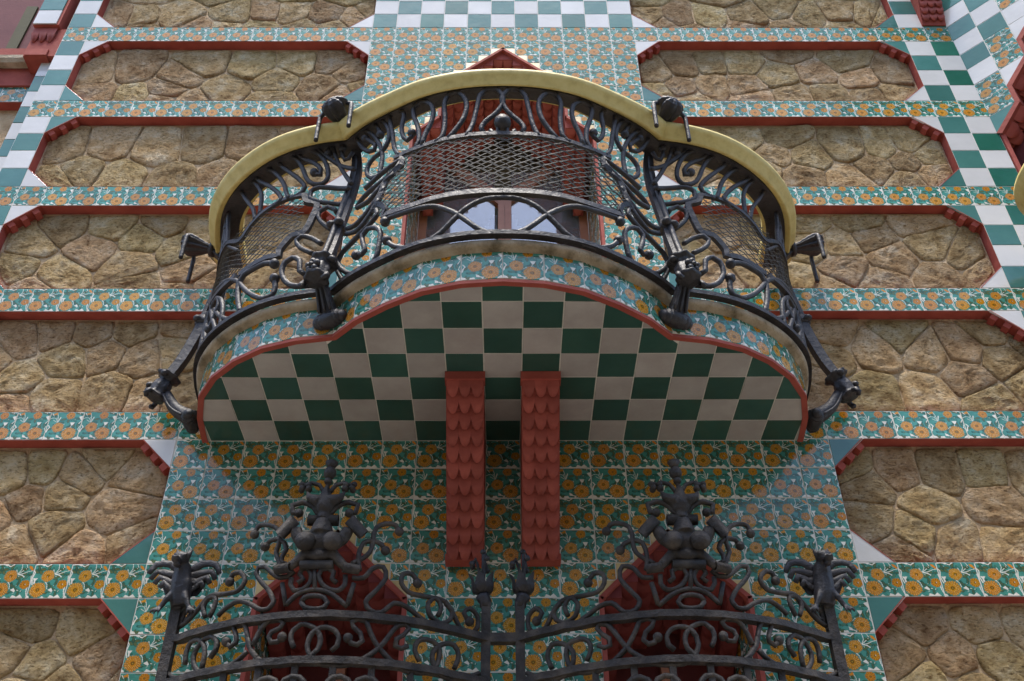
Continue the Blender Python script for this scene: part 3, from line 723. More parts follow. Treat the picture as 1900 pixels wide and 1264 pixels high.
for side, c in (('left', -4.5), ('right', 4.5)):
    lw = thing('lower_window', 'dark red gabled window behind the %s iron grille' % side, 'window', (c, 3, -13), 'gabled windows under the balcony')
    lg = [(0, 1), (2, -1), (2, -13)]
    for s in (-1, 1):
        rv = MB(); ed = MB()
        for i in range(2):
            (a, za), (b_, zb) = lg[i], lg[i+1]
            p = (c+s*a, za); q = (c+s*b_, zb); e = Vector((q[0]-p[0], q[1]-p[1])); n_ = Vector((-e.y, e.x)).normalized()
            if n_.dot(Vector((c, -8))-Vector(p)) < 0: n_ = -n_
            n_ *= .12
            ed.add([(p[0], -.06, p[1]), (q[0], -.06, q[1]), (q[0]+n_.x, -.06, q[1]+n_.y), (p[0]+n_.x, -.06, p[1]+n_.y), (p[0], .1, p[1]), (q[0], .1, q[1]), (q[0]+n_.x, .5, q[1]+n_.y), (p[0]+n_.x, .5, p[1]+n_.y)], [(0, 1, 2, 3), (0, 4, 5, 1), (3, 2, 6, 7)])
            rv.add([(p[0]+n_.x, .5, p[1]+n_.y), (q[0]+n_.x, .5, q[1]+n_.y), (q[0]+n_.x, 3, q[1]+n_.y), (p[0]+n_.x, 3, p[1]+n_.y)], [(0, 1, 2, 3)])
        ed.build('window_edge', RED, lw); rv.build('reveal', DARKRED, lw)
    jn = MB()
    for s in (-1, 1):
        for i in range(4):
            a = i*.46; w2 = .46; z0 = .88-(a+w2); x0 = c+(a if s > 0 else -(a+w2)); sl = -.45
            bd = MB(); z1 = z0+sl*2.7
            bd.add([(x0, .12, z0), (x0+w2, .12, z0), (x0+w2, 2.8, z1), (x0, 2.8, z1), (x0, .12, z0+1), (x0+w2, .12, z0+1), (x0+w2, 2.8, z0+1), (x0, 2.8, z0+1)], [(0, 1, 2, 3), (0, 4, 5, 1), (0, 3, 7, 4), (1, 5, 6, 2)])
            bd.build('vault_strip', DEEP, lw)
            d = Vector((0, -2.7, -sl*2.7)).normalized(); M = plane_M((x0+.02, .15, z0-.01), (1, 0, 0), (0, d.y, d.z))
            for r in range(6):
                Mt = M @ Matrix.Translation(Vector((0, 0, -r*.46))*T); me = scale_piece(w2-.04, .49, .10, .05); k = len(jn.v)
                jn.v += [Mt @ v.co for v in me.vertices]; jn.f += [tuple(k+q for q in p.vertices) for p in me.polygons]
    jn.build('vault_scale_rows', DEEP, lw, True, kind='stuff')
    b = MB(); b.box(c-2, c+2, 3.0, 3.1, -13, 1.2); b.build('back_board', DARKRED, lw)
    b = MB(); b.box(c-1.9, c-1.6, 2.7, 3.0, -13, -2); b.box(c+1.6, c+1.9, 2.7, 3.0, -13, -2); b.box(c-.12, c+.12, 2.7, 2.95, -13, -1.5); b.build('frame', WOOD, lw)
    for s in (-1, 1):
        b = MB(); b.box(min(c+s*.2, c+s*1.5), max(c+s*.2, c+s*1.5), 2.8, 2.86, -13, -5.6); b.box(min(c+s*.5, c+s*1.2), max(c+s*.5, c+s*1.2), 2.8, 2.86, -5.6, -5.2); b.build('pale_panel', PALE, lw)
    for s in (-1, 1):
        Y2 = {}
        for z in range(-9, -1):
            for q in range(2):
                M = frame((c+s*1.87, .4+q if s < 0 else 1.4+q, z), (0, 1 if s < 0 else -1, 0), (-s, 0, 0))
                mm = FB if z % 2 else FA; key, Mt = place_tile(None, mm, M, FULL); Y2.setdefault(mm.name, []).append((key, Mt))
        join_tiles('jamb_tile_rows', Y2, lw)

# ------------------------------------------------------------------ balcony slab
HALF = [(0, -6.78), (1.0, -6.70), (1.97, -6.43), (2.88, -5.93), (3.7, -5.36), (4.3, -4.76), (5.3, -4.6), (6.22, -4.28), (7.05, -3.75), (7.78, -3.05), (8.32, -2.2), (8.6, -1.2), (8.72, -.2), (8.73, 0)]
OUT = [(-x, y) for x, y in HALF[::-1]][:-1]+HALF           # left wall -> apex -> right wall
ZS = 3.92
bal = thing('balcony', 'three-lobed balcony slab with green and white chequered underside and marigold tiled rim', 'balcony', (0, 0, ZS))
core = MB(); n = len(OUT)
core.add([(x, y, 3.934) for x, y in OUT]+[(x, y, 5.05) for x, y in OUT], [tuple(range(n)), tuple(range(2*n-1, n-1, -1))]+[(i, i+n, (i+1)+n, i+1) for i in range(n-1)])
core.build('slab', GROUT, bal)
# chequered soffit, tile by tile, clipped to the plan
def soffit_clip(cell):
    """cell: convex square in plan; clip with outline by splitting into lobes (each lobe convex)"""
    res = []
    Lc = [p for p in OUT if p[0] <= -4.3]; Cc = [p for p in OUT if -4.3 <= p[0] <= 4.3]; Rc = [p for p in OUT if p[0] >= 4.3]
    B_ = 4.5 if cell[2][1] < -4 else 4.3
    for reg, lo, hi in ((Lc, -20, -B_), (Cc, -B_, B_), (Rc, B_, 20)):
        poly = clip(clip(cell, 1, 0, hi), -1, 0, -lo)
        for i in range(len(reg)-1):
            if len(poly) < 3: break
            p, q = reg[i], reg[i+1]; e = Vector((q[0]-p[0], q[1]-p[1])).normalized(); nx, ny = e.y, -e.x   # outward (left->right along the front)
            poly = clip(poly, nx, ny, nx*p[0]+ny*p[1]-.10)
        if len(poly) >= 3: res.append(poly)
    return res
def area(p): return abs(sum(p[i-1][0]*p[i][1]-p[i][0]*p[i-1][1] for i in range(len(p)))/2)
# frame: a = +x, outward normal = -z, b = n x a = (-z) x x = -y
for k in range(0, 7):
    for i in range(-9, 10):
        cell = [(i-.5, -k-1.04), (i+.5, -k-1.04), (i+.5, -k-.04), (i-.5, -k-.04)]
        parts = soffit_clip(cell)
        tot = [p for p in parts if area(p) > .02]
        if not tot: continue
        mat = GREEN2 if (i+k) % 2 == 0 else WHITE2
        if sum(area(p) for p in tot) > .965: tot = [cell]
        for pz in tot:
            loc = [(x-(i-.5), -y-(k+.04)) for x, y in pz]
            if sum(loc[j-1][0]*loc[j][1]-loc[j][0]*loc[j-1][1] for j in range(len(loc))) < 0: loc = loc[::-1]
            cl = []
            for q in loc:
                if not cl or math.dist(q, cl[-1]) > .03: cl.append((round(q[0], 3), round(q[1], 3)))
            if len(cl) > 2 and math.dist(cl[0], cl[-1]) < .03: cl.pop()
            if len(cl) < 3 or area(cl) < .02: continue
            if area(cl) > .999: cl = FULL
            M = frame((i-.5, -k-.04, ZS), (1, 0, 0), (0, 0, -1))
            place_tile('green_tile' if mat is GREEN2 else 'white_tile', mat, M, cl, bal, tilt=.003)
# path helpers along the outline
def offset_path(P_, s):
    """offset outwards by s (number or list)"""
    out = []
    for i, p in enumerate(P_):
        a = Vector(P_[max(0, i-1)]); b = Vector(P_[min(len(P_)-1, i+1)]); e = (b-a).normalized(); nn = Vector((e.y, -e.x))
        sv = s[i] if isinstance(s, list) else s; out.append((p[0]+nn.x*sv, p[1]+nn.y*sv))
    return out
def lobe_pts(which):
    if which == 'C': src = [p for p in OUT if -4.3 <= p[0] <= 4.3]
    elif which == 'L': src = [p for p in OUT if p[0] <= -4.3]
    else: src = [p for p in OUT if p[0] >= 4.3]
    sp = smooth_path([(x, y, 0) for x, y in src], .22); return [(p.x, p.y) for p in sp]
def sweep(mb, path, prof, caps=True, sc=None, part=None):
    """prof: closed polygon of (s, z); path plan points"""
    m_ = len(prof); n = len(path); vs = []; fs = []
    offs = [offset_path(path, [q[0]*(sc[i] if sc else 1) for i in range(n)]) for q in prof]
    for i in range(n):
        for j, q in enumerate(prof): vs.append((offs[j][i][0], offs[j][i][1], q[1]))
    if part:
        vs = vs[part[0]*m_:part[1]*m_]; n = part[1]-part[0]
    for i in range(n-1):
        for j in range(m_): j2 = (j+1) % m_; fs.append((i*m_+j, (i+1)*m_+j, (i+1)*m_+j2, i*m_+j2))
    if caps: fs.append(tuple(range(m_))); fs.append(tuple((n-1)*m_+j for j in range(m_-1, -1, -1)))
    mb.add(vs, fs); return mb
# red clay edge under the riser
sweep(MB(), OUT, [(-.15, 3.89), (.01, 3.88), (.015, 3.97), (-.05, 4.02), (-.15, 4.0)]).build('red_edge', SCALE, bal)
# riser tiles facet by facet
for i in range(len(OUT)-1):
    p, q = Vector(OUT[i]), Vector(OUT[i+1]); e = (q-p); L_ = e.length
    nn = Vector((e.y, -e.x)).normalized()
    if L_ < .3: continue
    M = frame((p.x+nn.x*.012, p.y+nn.y*.012, 3.975), (e.x, e.y, 0), (nn.x, nn.y, 0))
    place_tile('marigold_tile', FA, M, ((0, 0), (round(L_, 2), 0), (round(L_, 2), .93), (0, .93)), bal)
for w_ in ('L', 'C', 'R'):
    lp = lobe_pts(w_)
    prof = [(-.3, 4.86), (.03, 4.86), (.06, 4.90), (.14, 4.90), (.20, 4.95), (.22, 5.02), (.20, 5.09), (.13, 5.13), (-.3, 5.14)]
    sweep(MB(), lp, prof).build('stone_nosing', NOSE, bal, True)
fb = MB(); fb.poly([(x*.96, y*.95, 5.14) for x, y in OUT]).build('deck', NOSE, bal)

